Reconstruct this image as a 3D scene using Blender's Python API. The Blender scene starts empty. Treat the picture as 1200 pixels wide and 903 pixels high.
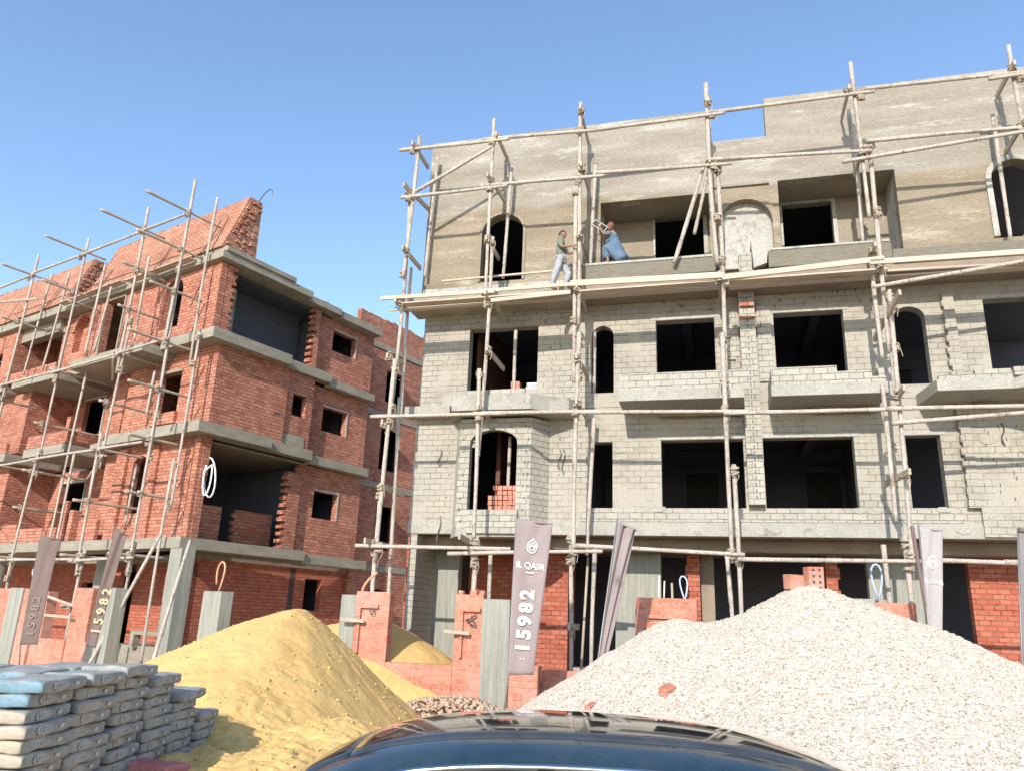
import bpy, bmesh, math, random
import numpy as np
from mathutils import Vector, Matrix, noise
from mathutils.geometry import tessellate_polygon
R = math.radians
random.seed(7)
rng = np.random.default_rng(5)
sc = bpy.context.scene
COL = sc.collection

# ------------------------------------------------------------------ camera
CAM_H = 1.8
cd = bpy.data.cameras.new('camera'); cam = bpy.data.objects.new('camera', cd); COL.objects.link(cam)
cd.sensor_fit = 'HORIZONTAL'; cd.sensor_width = 36.0; cd.lens = 907 / 1200 * 36
cd.clip_start = 0.05; cd.clip_end = 3000
cam.matrix_world = Matrix.Translation((0, 0, CAM_H)) @ Matrix.Rotation(R(90 + 16.8), 4, 'X') @ Matrix.Rotation(R(2.2), 4, 'Z')
sc.camera = cam
# ------------------------------------------------------------------ light
SUN_EL, SUN_AZ = 27.0, -161.5
w = bpy.data.worlds.new('World'); sc.world = w; w.use_nodes = True
nt = w.node_tree; bg = nt.nodes['Background']
sky = nt.nodes.new('ShaderNodeTexSky'); sky.sky_type = 'NISHITA'; sky.sun_disc = False
sky.sun_elevation = R(SUN_EL); sky.sun_rotation = R(SUN_AZ)
sky.air_density = 1.0; sky.dust_density = 0.3; sky.ozone_density = 2.4; sky.altitude = 50
nt.links.new(sky.outputs[0], bg.inputs[0]); bg.inputs[1].default_value = 0.15
sd = bpy.data.lights.new('sun', 'SUN'); so = bpy.data.objects.new('sun', sd); COL.objects.link(so)
sd.energy = 2.7; sd.angle = R(0.5); sd.color = (1.0, 0.945, 0.87)
sv = Vector((math.sin(R(SUN_AZ)) * math.cos(R(SUN_EL)), math.cos(R(SUN_AZ)) * math.cos(R(SUN_EL)), math.sin(R(SUN_EL))))
so.rotation_euler = sv.to_track_quat('Z', 'Y').to_euler(); so.location = (0, -10, 40)
sc.view_settings.view_transform = 'Standard'; sc.view_settings.look = 'None'
sc.view_settings.exposure = 1.05; sc.view_settings.gamma = 1; sc.view_settings.use_curve_mapping = False

# ------------------------------------------------------------------ materials
def newmat(name):
    m = bpy.data.materials.new(name); m.use_nodes = True
    return m, m.node_tree, m.node_tree.nodes['Principled BSDF']
def N(nt, t, **kw):
    n = nt.nodes.new(t)
    for k, v in kw.items():
        if k.startswith('i_'):
            key = k[2:]; key = int(key) if key.isdigit() else key.replace('_', ' ')
            n.inputs[key].default_value = v
        else: setattr(n, k, v)
    return n
def ramp(nt, pts, interp='LINEAR'):
    n = nt.nodes.new('ShaderNodeValToRGB'); n.color_ramp.interpolation = interp
    e = n.color_ramp.elements
    while len(e) < len(pts): e.new(0.5)
    for i, (p, c) in enumerate(pts):
        e[i].position = p; e[i].color = (*c, 1) if len(c) == 3 else c
    return n
def mix(nt, a, b, f, mode='MIX'):
    n = nt.nodes.new('ShaderNodeMix'); n.data_type = 'RGBA'; n.blend_type = mode
    for s, v in ((6, a), (7, b), (0, f)):
        if hasattr(v, 'is_linked') or hasattr(v, 'links'): nt.links.new(v, n.inputs[s])
        else: n.inputs[s].default_value = (*v, 1) if isinstance(v, tuple) and len(v) == 3 else v
    return n.outputs[2]
def wallcoord(nt):
    """(x+y, z) of the object's own space: bricks run along the wall and up it"""
    tc = N(nt, 'ShaderNodeTexCoord'); sp = N(nt, 'ShaderNodeSeparateXYZ'); nt.links.new(tc.outputs['Object'], sp.inputs[0])
    ad = N(nt, 'ShaderNodeMath', operation='ADD'); nt.links.new(sp.outputs[0], ad.inputs[0]); nt.links.new(sp.outputs[1], ad.inputs[1])
    cb = N(nt, 'ShaderNodeCombineXYZ'); nt.links.new(ad.outputs[0], cb.inputs[0]); nt.links.new(sp.outputs[2], cb.inputs[1])
    return tc.outputs['Object'], cb.outputs[0]
def brick_mat(name, c1, c2, mortar, bw, bh, ms=0.012, patch=None, patch_amt=0.5, patch2=None, dark_voids=0.35, rough=0.93, bump=0.5, big=(0.9, 1.12), smooth_lo=0.42):
    m, nt, bs = newmat(name)
    oc, wc = wallcoord(nt)
    nz = N(nt, 'ShaderNodeTexNoise', i_Scale=5.0, i_Detail=3.0); nt.links.new(oc, nz.inputs['Vector'])
    vm = N(nt, 'ShaderNodeVectorMath', operation='MULTIPLY_ADD'); nt.links.new(nz.outputs['Color'], vm.inputs[0])
    vm.inputs[1].default_value = (0.034, 0.030, 0); nt.links.new(wc, vm.inputs[2])
    bt = N(nt, 'ShaderNodeTexBrick', offset=0.5); nt.links.new(vm.outputs[0], bt.inputs['Vector'])
    bt.inputs['Scale'].default_value = 1.0; bt.inputs['Brick Width'].default_value = bw; bt.inputs['Row Height'].default_value = bh
    bt.inputs['Mortar Size'].default_value = ms; bt.inputs['Mortar Smooth'].default_value = 0.25; bt.inputs['Bias'].default_value = 0.0
    bt.inputs['Color1'].default_value = (*c1, 1); bt.inputs['Color2'].default_value = (*c2, 1); bt.inputs['Mortar'].default_value = (*mortar, 1)
    # mortar lost in places: deep dark joints
    vn = N(nt, 'ShaderNodeTexNoise', i_Scale=9.0, i_Detail=2.0); nt.links.new(oc, vn.inputs['Vector'])
    vr = ramp(nt, [(0.50, (0, 0, 0)), (0.62, (1, 1, 1))]); nt.links.new(vn.outputs[0], vr.inputs[0])
    mm = N(nt, 'ShaderNodeMath', operation='MULTIPLY'); nt.links.new(vr.outputs[0], mm.inputs[0]); nt.links.new(bt.outputs['Fac'], mm.inputs[1])
    m2 = N(nt, 'ShaderNodeMath', operation='MULTIPLY', i_1=dark_voids); nt.links.new(mm.outputs[0], m2.inputs[0])
    col = mix(nt, bt.outputs['Color'], tuple(x * 0.25 for x in c1), m2.outputs[0])
    # grime and tone drift
    bn = N(nt, 'ShaderNodeTexNoise', i_Scale=0.55, i_Detail=6.0, i_Roughness=0.65); nt.links.new(oc, bn.inputs['Vector'])
    br = ramp(nt, [(0.3, (big[0],) * 3), (0.7, (big[1],) * 3)]); nt.links.new(bn.outputs[0], br.inputs[0])
    col = mix(nt, col, br.outputs[0], 1.0, 'MULTIPLY')
    fn = N(nt, 'ShaderNodeTexNoise', i_Scale=38.0, i_Detail=4.0); nt.links.new(oc, fn.inputs['Vector'])
    fr = ramp(nt, [(0.3, (0.82,) * 3), (0.7, (1.14,) * 3)]); nt.links.new(fn.outputs[0], fr.inputs[0])
    col = mix(nt, col, fr.outputs[0], 1.0, 'MULTIPLY')
    height = bt.outputs['Fac']
    if patch:
        pn = N(nt, 'ShaderNodeTexNoise', i_Scale=0.8, i_Detail=7.0, i_Roughness=0.7); nt.links.new(oc, pn.inputs['Vector'])
        pr = ramp(nt, [(smooth_lo, (0, 0, 0)), (smooth_lo + 0.14, (1, 1, 1))]); nt.links.new(pn.outputs[0], pr.inputs[0])
        pm = N(nt, 'ShaderNodeMath', operation='MULTIPLY', i_1=patch_amt); nt.links.new(pr.outputs[0], pm.inputs[0])
        pc = mix(nt, patch, fr.outputs[0], 1.0, 'MULTIPLY')
        col = mix(nt, col, pc, pm.outputs[0])
        iv = N(nt, 'ShaderNodeMath', operation='SUBTRACT', i_0=1.0); nt.links.new(pm.outputs[0], iv.inputs[1])
        hm = N(nt, 'ShaderNodeMath', operation='MULTIPLY'); nt.links.new(iv.outputs[0], hm.inputs[0]); nt.links.new(bt.outputs['Fac'], hm.inputs[1])
        height = hm.outputs[0]
    if patch2:
        qn = N(nt, 'ShaderNodeTexNoise', i_Scale=1.7, i_Detail=8.0, i_Roughness=0.75, i_Distortion=.6); nt.links.new(oc, qn.inputs['Vector'])
        qr = ramp(nt, [(.55, (0, 0, 0)), (.63, (.8, .8, .8))]); nt.links.new(qn.outputs[0], qr.inputs[0])
        col = mix(nt, col, patch2, qr.outputs[0])
    nt.links.new(col, bs.inputs['Base Color']); bs.inputs['Roughness'].default_value = rough
    hs = N(nt, 'ShaderNodeMath', operation='SUBTRACT'); hn = N(nt, 'ShaderNodeMath', operation='MULTIPLY', i_1=0.35)
    nt.links.new(fn.outputs[0], hn.inputs[0]); nt.links.new(hn.outputs[0], hs.inputs[0]); nt.links.new(height, hs.inputs[1])
    bp = N(nt, 'ShaderNodeBump', i_Strength=bump, i_Distance=0.03); nt.links.new(hs.outputs[0], bp.inputs['Height'])
    nt.links.new(bp.outputs[0], bs.inputs['Normal'])
    return m
def rough_mat(name, c1, c2, scale=3.0, rough=0.9, bump=0.3, fine=40.0, streak=None, c3=None, bdist=0.02, metallic=0.0, fine_amt=0.15, c3_lo=0.6):
    m, nt, bs = newmat(name)
    tc = N(nt, 'ShaderNodeTexCoord'); mp = N(nt, 'ShaderNodeMapping'); nt.links.new(tc.outputs['Object'], mp.inputs[0])
    if streak: mp.inputs['Scale'].default_value = streak
    n1 = N(nt, 'ShaderNodeTexNoise', i_Scale=scale, i_Detail=7.0, i_Roughness=0.65); nt.links.new(mp.outputs[0], n1.inputs['Vector'])
    r1 = ramp(nt, [(0.3, c1), (0.7, c2)]); nt.links.new(n1.outputs[0], r1.inputs[0]); col = r1.outputs[0]
    if c3:
        n3 = N(nt, 'ShaderNodeTexNoise', i_Scale=scale * 1.9, i_Detail=8.0, i_Roughness=0.75); nt.links.new(mp.outputs[0], n3.inputs['Vector'])
        r3 = ramp(nt, [(c3_lo, (0, 0, 0)), (c3_lo + .1, (1, 1, 1))]); nt.links.new(n3.outputs[0], r3.inputs[0])
        col = mix(nt, col, c3, r3.outputs[0])
    n2 = N(nt, 'ShaderNodeTexNoise', i_Scale=fine, i_Detail=5.0); nt.links.new(mp.outputs[0], n2.inputs['Vector'])
    r2 = ramp(nt, [(0.3, (1 - fine_amt,) * 3), (0.7, (1 + fine_amt,) * 3)]); nt.links.new(n2.outputs[0], r2.inputs[0])
    col = mix(nt, col, r2.outputs[0], 1.0, 'MULTIPLY')
    nt.links.new(col, bs.inputs['Base Color']); bs.inputs['Roughness'].default_value = rough; bs.inputs['Metallic'].default_value = metallic
    if bump:
        ad = N(nt, 'ShaderNodeMath', operation='ADD'); nt.links.new(n1.outputs[0], ad.inputs[0]); nt.links.new(n2.outputs[0], ad.inputs[1])
        bp = N(nt, 'ShaderNodeBump', i_Strength=bump, i_Distance=bdist); nt.links.new(ad.outputs[0], bp.inputs['Height']); nt.links.new(bp.outputs[0], bs.inputs['Normal'])
    return m
M = {}
M['red'] = brick_mat('red_brick', (.39, .125, .07), (.57, .245, .155), (.30, .14, .095), .235, .115, .013, patch=(.46, .25, .175), patch_amt=.4, smooth_lo=.53, bump=1.0, dark_voids=.8, big=(.76, 1.16))
M['red_fence'] = brick_mat('red_fence_brick', (.45, .145, .085), (.57, .225, .145), (.51, .29, .21), .24, .125, .012, patch=(.54, .34, .265), patch_amt=.45, smooth_lo=.46, dark_voids=.5, bump=.8)
M['red_dark'] = brick_mat('dull_red_brick', (.35, .085, .045), (.47, .145, .085), (.27, .115, .075), .235, .115, .012, bump=1.0, dark_voids=.7)
M['roofbrick'] = brick_mat('sun_toned_parapet_brick', (.42, .155, .085), (.56, .265, .165), (.25, .12, .08), .235, .10, .014, patch=(.52, .33, .22), patch_amt=.35, big=(.8, 1.15), smooth_lo=.5, bump=1.0, dark_voids=.6)  # stronger sun on the sloping parapets painted in as paler brick
M['grey'] = brick_mat('cement_sprayed_blockwork', (.335, .30, .243), (.38, .343, .28), (.205, .18, .14), .29, .145, .007, patch2=(.275, .243, .19), patch=(.37, .334, .27), patch_amt=1.0, dark_voids=.75, smooth_lo=.43, big=(.84, 1.12), bump=.8)
M['grey_clear'] = brick_mat('pale_blockwork', (.35, .32, .26), (.41, .378, .31), (.21, .185, .145), .29, .145, .008, patch2=(.31, .28, .23), patch=(.38, .353, .30), patch_amt=.8, dark_voids=.85, smooth_lo=.50, big=(.88, 1.1), bump=.9)
M['plaster'] = rough_mat('rough_tan_render', (.215, .183, .138), (.36, .32, .258), 0.7, .95, .7, 22, streak=(.45, .45, 2.4), c3=(.43, .40, .345), c3_lo=.54, fine_amt=.22, bdist=.03)
def coat(m, z0, low):
    nt = m.node_tree; bs = nt.nodes['Principled BSDF']; src = bs.inputs['Base Color'].links[0].from_socket
    tc = N(nt, 'ShaderNodeTexCoord'); sp = N(nt, 'ShaderNodeSeparateXYZ'); nt.links.new(tc.outputs['Object'], sp.inputs[0])
    n = N(nt, 'ShaderNodeTexNoise', i_Scale=.7, i_Detail=5.0); nt.links.new(tc.outputs['Object'], n.inputs['Vector'])
    a = N(nt, 'ShaderNodeMath', operation='MULTIPLY_ADD', i_1=.9); nt.links.new(n.outputs[0], a.inputs[0]); nt.links.new(sp.outputs[2], a.inputs[2])
    r_ = ramp(nt, [((z0 + .38) / 20, (1, 1, 1)), ((z0 + .52) / 20, (0, 0, 0))]); d = N(nt, 'ShaderNodeMath', operation='DIVIDE', i_1=20.0); nt.links.new(a.outputs[0], d.inputs[0]); nt.links.new(d.outputs[0], r_.inputs[0])
    c = mix(nt, src, low, 1.0, 'MULTIPLY'); nt.links.new(mix(nt, src, c, r_.outputs[0]), bs.inputs['Base Color'])
coat(M['plaster'], 12.6, (.90, .83, .72))
M['plaster_low'] = rough_mat('darker_tan_render', (.235, .195, .14), (.295, .25, .185), 0.8, .95, .4, 24, c3=(.38, .34, .27), c3_lo=.61, fine_amt=.2)  # slightly darker, browner than the main render
M['plaster_pale'] = rough_mat('pale_render', (.34, .32, .275), (.43, .41, .36), 1.2, .95, .4, 24, c3=(.27, .245, .20), c3_lo=.52, fine_amt=.2)
M['ribbed'] = rough_mat('keyed_render', (.21, .18, .13), (.30, .265, .20), 3.0, .95, .8, 22, streak=(2.2, 2.2, 9), c3=(.22, .18, .12), bdist=.04)
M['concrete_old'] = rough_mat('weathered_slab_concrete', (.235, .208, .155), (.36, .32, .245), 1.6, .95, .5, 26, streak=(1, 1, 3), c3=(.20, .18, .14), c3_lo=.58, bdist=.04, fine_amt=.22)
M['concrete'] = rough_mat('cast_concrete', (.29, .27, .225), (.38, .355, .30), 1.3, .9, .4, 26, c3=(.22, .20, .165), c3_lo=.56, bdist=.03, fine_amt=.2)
M['boardmark'] = rough_mat('board_marked_concrete', (.22, .22, .18), (.37, .36, .30), 2.0, .9, .5, 30, streak=(6, 6, .35), c3=(.20, .21, .18))
M['dark'] = rough_mat('shade_toned_room_cement', (.075, .078, .10), (.105, .108, .13), 1.0, .95, 0, 20)  # indoor shade is put into the darkened cement colour
M['room_blue'] = rough_mat('skylight_toned_room_wall', (.065, .068, .085), (.10, .102, .125), 1.5, .95, .3, 14, streak=(1, 1, 6))  # bluish skylit shade painted into the wall colour
M['dark_brick'] = brick_mat('shade_toned_room_brick', (.12, .045, .032), (.15, .06, .04), (.13, .07, .05), .24, .115, .011)  # red brick darkened in colour to stand in for indoor shade
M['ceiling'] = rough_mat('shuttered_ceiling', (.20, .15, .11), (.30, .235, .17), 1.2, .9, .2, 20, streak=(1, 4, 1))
M['wood'] = rough_mat('weathered_pole_timber', (.34, .285, .235), (.49, .425, .355), 2.2, .85, .4, 30, streak=(1, 1, .5), c3=(.22, .16, .115), c3_lo=.55, bdist=.02, fine_amt=.3)
M['wood2'] = rough_mat('grey_putlog_timber', (.34, .27, .20), (.48, .40, .30), 2.0, .85, .4, 30, c3=(.24, .18, .13), bdist=.01)
M['plank'] = rough_mat('fresh_plank_timber', (.42, .33, .245), (.54, .45, .35), 1.4, .8, .3, 30, streak=(.4, 4, 4), c3=(.48, .28, .19), c3_lo=.62, bdist=.01)
M['rope'] = rough_mat('rope_fibre', (.34, .27, .19), (.48, .40, .30), 30, .95, .4, 90)
M['sand'] = rough_mat('yellow_sand', (.62, .385, .125), (.71, .46, .17), 0.8, .95, .4, 26, c3=(.57, .345, .10), c3_lo=.6, bdist=.03, fine_amt=.10)
M['cement_bag'] = rough_mat('dusty_blue_grey_paper', (.245, .25, .24), (.375, .35, .305), 3.0, .97, .3, 20, c3=(.42, .37, .30), c3_lo=.56)
M['bag_paper'] = rough_mat('tan_sack_paper', (.36, .30, .22), (.46, .39, .30), 4.0, .8, .3, 20)
M['bag_blue'] = rough_mat('clean_blue_paper', (.12, .22, .27), (.20, .29, .34), 4.0, .6, .3, 20, c3=(.4, .42, .4), c3_lo=.66)
M['bag_red'] = rough_mat('faded_red_paper', (.46, .13, .13), (.56, .22, .20), 5.0, .7, .3, 24, c3=(.58, .40, .34), c3_lo=.62)
M['print'] = rough_mat('pale_print', (.42, .42, .40), (.60, .60, .57), 30, .8, 0, 60)
M['flag'] = rough_mat('mauve_banner_cloth', (.25, .195, .185), (.31, .25, .235), 2.0, .85, .2, 60)
M['flag_dark'] = rough_mat('brown_banner_cloth', (.135, .095, .08), (.19, .135, .115), 2.0, .85, .2, 60)
M['flag_pale'] = rough_mat('pale_banner_cloth', (.33, .29, .275), (.40, .355, .34), 2.0, .85, .2, 60)
M['flag_grey'] = rough_mat('grey_banner_cloth', (.17, .15, .145), (.23, .21, .20), 2.0, .85, .2, 60)
M['letter'] = rough_mat('white_lettering', (.78, .74, .68), (.84, .80, .74), 20, .8, 0, 60)
M['letter_y'] = rough_mat('yellowed_lettering', (.42, .33, .19), (.52, .42, .26), 20, .8, 0, 60)
M['letter_dim'] = rough_mat('dull_lettering', (.20, .14, .11), (.25, .175, .14), 20, .8, 0, 60)
M['steel'] = rough_mat('grey_steel_post', (.22, .21, .20), (.30, .29, .28), 5, .5, .1, 60, metallic=.4)
M['conduit_w'] = rough_mat('white_conduit', (.75, .74, .72), (.82, .81, .79), 8, .4, 0, 60)
M['conduit_b'] = rough_mat('pale_blue_conduit', (.40, .47, .62), (.48, .56, .72), 8, .4, 0, 60)
M['conduit_o'] = rough_mat('orange_conduit', (.62, .26, .14), (.70, .34, .20), 8, .4, 0, 60)
M['wire'] = rough_mat('dark_wire', (.06, .05, .05), (.10, .09, .08), 8, .5, 0, 60)
M['skin'] = rough_mat('brown_skin', (.24, .115, .07), (.29, .145, .09), 6, .6, 0, 60)
M['hair'] = rough_mat('dark_hair', (.03, .02, .018), (.06, .04, .03), 30, .8, .2, 60)
M['shirt'] = rough_mat('faded_green_shirt', (.10, .12, .08), (.20, .225, .17), 6, .9, .2, 60, c3=(.34, .34, .30), c3_lo=.6)
M['trousers'] = rough_mat('dusty_white_trousers', (.25, .25, .26), (.40, .40, .41), 5, .9, .2, 60)
M['robe'] = rough_mat('blue_robe_cloth', (.075, .12, .175), (.12, .18, .25), 4, .9, .2, 60)
M['cap'] = rough_mat('red_headcloth', (.14, .05, .045), (.24, .10, .085), 8, .9, .2, 60)
M['alu'] = rough_mat('white_tool', (.42, .40, .37), (.5, .48, .45), 8, .5, 0, 60)
M['tyre'] = rough_mat('tyre_rubber', (.02, .02, .02), (.03, .03, .03), 8, .8, 0, 60)
M['dusty_clod'] = rough_mat('clay_rubble', (.42, .27, .18), (.60, .46, .33), 2.5, .95, .4, 30)
def glossy(name, c, rough=.08, coat=1.0, metal=0.0, dust=0.25):
    m, nt, bs = newmat(name)
    bs.inputs['Metallic'].default_value = metal; bs.inputs['Coat Weight'].default_value = coat; bs.inputs['Coat Roughness'].default_value = .03
    tc = N(nt, 'ShaderNodeTexCoord'); n1 = N(nt, 'ShaderNodeTexNoise', i_Scale=3.0, i_Detail=8.0, i_Roughness=.7); nt.links.new(tc.outputs['Object'], n1.inputs['Vector'])
    rr = ramp(nt, [(0.35, (rough,) * 3), (0.75, (rough + dust,) * 3)]); nt.links.new(n1.outputs[0], rr.inputs[0]); nt.links.new(rr.outputs[0], bs.inputs['Roughness'])
    cc = ramp(nt, [(0.4, c), (0.85, tuple(x * .7 + .05 for x in c))]); nt.links.new(n1.outputs[0], cc.inputs[0]); nt.links.new(cc.outputs[0], bs.inputs['Base Color'])
    return m
M['paint'] = glossy('navy_car_paint', (.014, .038, .055), .16, 1.0, .2)
M['carglass'] = glossy('black_roof_glass', (.028, .032, .036), .05, 1.0, 0, .16)
M['chrome'] = glossy('chrome_trim', (.6, .6, .6), .1, 0, 1.0, .1)
M['lamp'] = glossy('lamp_lens', (.45, .45, .47), .1, 1.0)
M['lamp_red'] = glossy('red_lamp_lens', (.35, .02, .02), .1, 1.0)
# gravel: pale stones with dark gaps
def gravel_mat():
    m, nt, bs = newmat('pale_crushed_stone')
    tc = N(nt, 'ShaderNodeTexCoord')
    v = N(nt, 'ShaderNodeTexVoronoi', i_Scale=30.0); nt.links.new(tc.outputs['Object'], v.inputs['Vector'])
    cr = ramp(nt, [(0.0, (.45, .37, .28)), (0.25, (.63, .54, .435)), (0.8, (.71, .62, .51)), (1.0, (.54, .43, .34))])
    sp = N(nt, 'ShaderNodeSeparateColor'); nt.links.new(v.outputs['Color'], sp.inputs[0]); nt.links.new(sp.outputs[0], cr.inputs[0])
    gr = ramp(nt, [(0.50, (1, 1, 1)), (0.82, (.50, .46, .40))]); nt.links.new(v.outputs['Distance'], gr.inputs[0])
    col = mix(nt, cr.outputs[0], gr.outputs[0], 1.0, 'MULTIPLY')
    nt.links.new(col, bs.inputs['Base Color']); bs.inputs['Roughness'].default_value = .95
    bp = N(nt, 'ShaderNodeBump', i_Strength=.8, i_Distance=.02); bp.invert = True
    nt.links.new(v.outputs['Distance'], bp.inputs['Height']); nt.links.new(bp.outputs[0], bs.inputs['Normal'])
    return m
M['gravel'] = gravel_mat()
M['stone'] = rough_mat('loose_stone', (.50, .42, .33), (.73, .64, .53), 14, .95, .2, 60)
M['soil'] = rough_mat('dusty_ground', (.42, .31, .19), (.54, .42, .28), .6, .95, .5, 18, c3=(.36, .27, .18), bdist=.04)

# ------------------------------------------------------------------ helpers
def tag(o, label=None, cat=None, group=None, kind=None):
    if label: o['label'] = label
    if cat: o['category'] = cat
    if group: o['group'] = group
    if kind: o['kind'] = kind
    return o
def empty(name, loc=(0, 0, 0), rz=0, label=None, cat=None, group=None):
    o = bpy.data.objects.new(name, None); COL.objects.link(o); o.location = loc; o.rotation_euler = (0, 0, rz)
    return tag(o, label, cat, group)
class MB:
    def __init__(s): s.v = []; s.f = []; s.mi = []; s.cur = 0
    def add(s, vs, fs):
        b = len(s.v); s.v += [tuple(p) for p in vs]
        for f in fs: s.f.append(tuple(b + i for i in f)); s.mi.append(s.cur)
    def box(s, x0, x1, y0, y1, z0, z1, jit=0):
        j = lambda: random.uniform(-jit, jit) if jit else 0
        vs = [(x + j(), y + j(), z + j()) for x in (x0, x1) for y in (y0, y1) for z in (z0, z1)]
        s.add(vs, [(0, 1, 3, 2), (4, 6, 7, 5), (0, 4, 5, 1), (2, 3, 7, 6), (0, 2, 6, 4), (1, 5, 7, 3)])
    def obox(s, c, ax, ay, az, jit=0):
        c = Vector(c); ax, ay, az = Vector(ax), Vector(ay), Vector(az)
        vs = [c + ax * i + ay * j + az * k for i in (-.5, .5) for j in (-.5, .5) for k in (-.5, .5)]
        if jit: vs = [v + Vector([random.uniform(-jit, jit) for _ in range(3)]) for v in vs]
        s.add(vs, [(0, 1, 3, 2), (4, 6, 7, 5), (0, 4, 5, 1), (2, 3, 7, 6), (0, 2, 6, 4), (1, 5, 7, 3)])
    def prism(s, pts, axis, a, b):
        """extrude a 2D polygon (given in the two other axes, in order) from a to b along axis"""
        def P(p, t):
            q = list(p); q.insert(axis, t); return q
        n = len(pts); vs = [P(p, a) for p in pts] + [P(p, b) for p in pts]
        s.add(vs, [tuple(range(n))[::-1], tuple(range(n, 2 * n))] + [(i, (i + 1) % n, n + (i + 1) % n, n + i) for i in range(n)])
    def tube(s, pts, r, sides=8, r2=None, cap=True, closed=False, flat=1.0, rough_=False):
        pts = [Vector(p) for p in pts]; n = len(pts); rings = []; knob = random.Random(int(abs(pts[0].x * 97 + pts[-1].z * 31)) if rough_ else 0)
        for i, p in enumerate(pts):
            if closed: t = (pts[(i + 1) % n] - pts[i - 1])
            else: t = (pts[min(i + 1, n - 1)] - pts[max(i - 1, 0)])
            t.normalize()
            if i == 0:
                a = t.cross(Vector((0, 0, 1)))
                if a.length < .1: a = t.cross(Vector((1, 0, 0)))
            else: a = pa - t * pa.dot(t)
            if a.length < 1e-3: a = t.cross(Vector((0, 1, .1)))
            a.normalize(); pa = a; b = t.cross(a); rr = r if r2 is None else r + (r2 - r) * i / max(1, n - 1)
            if rough_: rr *= knob.uniform(.91, 1.08)
            rings.append([p + a * math.cos(k * 2 * math.pi / sides) * rr + b * math.sin(k * 2 * math.pi / sides) * rr * flat for k in range(sides)])
        vs = [q for rg in rings for q in rg]; fs = []
        m = n if closed else n - 1
        for i in range(m):
            j = (i + 1) % n
            for k in range(sides):
                l = (k + 1) % sides; fs.append((i * sides + k, i * sides + l, j * sides + l, j * sides + k))
        if cap and not closed: fs += [tuple(range(sides))[::-1], tuple(range((n - 1) * sides, n * sides))]
        s.add(vs, fs)
    def build(s, name, mat, parent=None, smooth=False, bevel=0, loc=None):
        me = bpy.data.meshes.new(name); me.from_pydata(s.v, [], s.f)
        mats = mat if isinstance(mat, (list, tuple)) else [mat]
        for m_ in mats: me.materials.append(M[m_] if isinstance(m_, str) else m_)
        me.polygons.foreach_set('material_index', s.mi)
        bm = bmesh.new(); bm.from_mesh(me); bmesh.ops.recalc_face_normals(bm, faces=bm.faces)
        if bevel: bmesh.ops.bevel(bm, geom=bm.edges[:], offset=bevel, segments=1, affect='EDGES')
        bm.to_mesh(me); bm.free()
        if smooth: me.polygons.foreach_set('use_smooth', [True] * len(me.polygons))
        o = bpy.data.objects.new(name, me); COL.objects.link(o)
        if parent: o.parent = parent
        if loc: o.location = loc
        return o
FR = {'f': lambda u, off, z: (u, -off, z), 's': lambda u, off, z: (off, u, z)}
def arch(u0, u1, z0, z1, spring=None, n=12):
    c = (u0 + u1) / 2; r = (u1 - u0) / 2; zs = z1 - r if spring is None else spring; h = z1 - zs
    return [(u0, z0), (u1, z0)] + [(c + r * math.cos(math.pi * k / n), zs + h * math.sin(math.pi * k / n)) for k in range(n + 1)]
def rect(u0, u1, z0, z1): return [(u0, z0), (u1, z0), (u1, z1), (u0, z1)]
def toothed(u0, u1, z0, z1, left=False, right=False, step=.115, d=.11):
    """outline of a wall whose ends are left toothed for later bonding"""
    pts = [(u0, z0), (u1, z0)]
    n = int((z1 - z0) / step)
    if right:
        for i in range(n):
            dd = d * random.uniform(.5, 1.2) if i % 2 else random.uniform(0, .03)
            pts += [(u1 - dd, z0 + i * step + .001), (u1 - dd, z0 + (i + 1) * step)]
        pts.append((u1, z1)) if n % 2 == 0 else pts.append((pts[-1][0], z1))
    else: pts.append((u1, z1))
    pts.append((u0, z1))
    if left:
        for i in reversed(range(n)):
            dd = d * random.uniform(.5, 1.2) if i % 2 else random.uniform(0, .03)
            pts += [(u0 + dd, z0 + (i + 1) * step), (u0 + dd, z0 + i * step + .001)]
    out = []
    for p in pts:
        if not out or abs(p[0] - out[-1][0]) + abs(p[1] - out[-1][1]) > 1e-4: out.append(p)
    return out
def panel(mb, fr, outer, off, thick, holes=()):
    F = FR[fr]; loops = [outer] + list(holes)
    flat = [p for l in loops for p in l]
    tris = tessellate_polygon([[Vector((p[0], p[1], 0)) for p in l] for l in loops])
    n = len(flat)
    vs = [F(p[0], off, p[1]) for p in flat] + [F(p[0], off - thick, p[1]) for p in flat]
    fs = [tuple(t) for t in tris] + [tuple(i + n for i in reversed(t)) for t in tris]
    b = 0
    for l in loops:
        m = len(l)
        for i in range(m): fs.append((b + i, b + (i + 1) % m, n + b + (i + 1) % m, n + b + i))
        b += m
    mb.add(vs, fs)
def wall(name, fr, outer, off, thick, mat, parent, holes=()):
    mb = MB(); panel(mb, fr, outer, off, thick, holes); return mb.build(name, mat, parent)
def fbox(mb, fr, u0, u1, o0, o1, z0, z1, jit=0):
    F = FR[fr]; a = F(u0, o0, z0); b = F(u1, o1, z1)
    mb.box(min(a[0], b[0]), max(a[0], b[0]), min(a[1], b[1]), max(a[1], b[1]), z0, z1, jit)
def block(name, fr, u0, u1, o0, o1, z0, z1, mat, parent, bevel=.006):
    mb = MB(); fbox(mb, fr, u0, u1, o0, o1, z0, z1); return mb.build(name, mat, parent, bevel=bevel)
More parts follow.
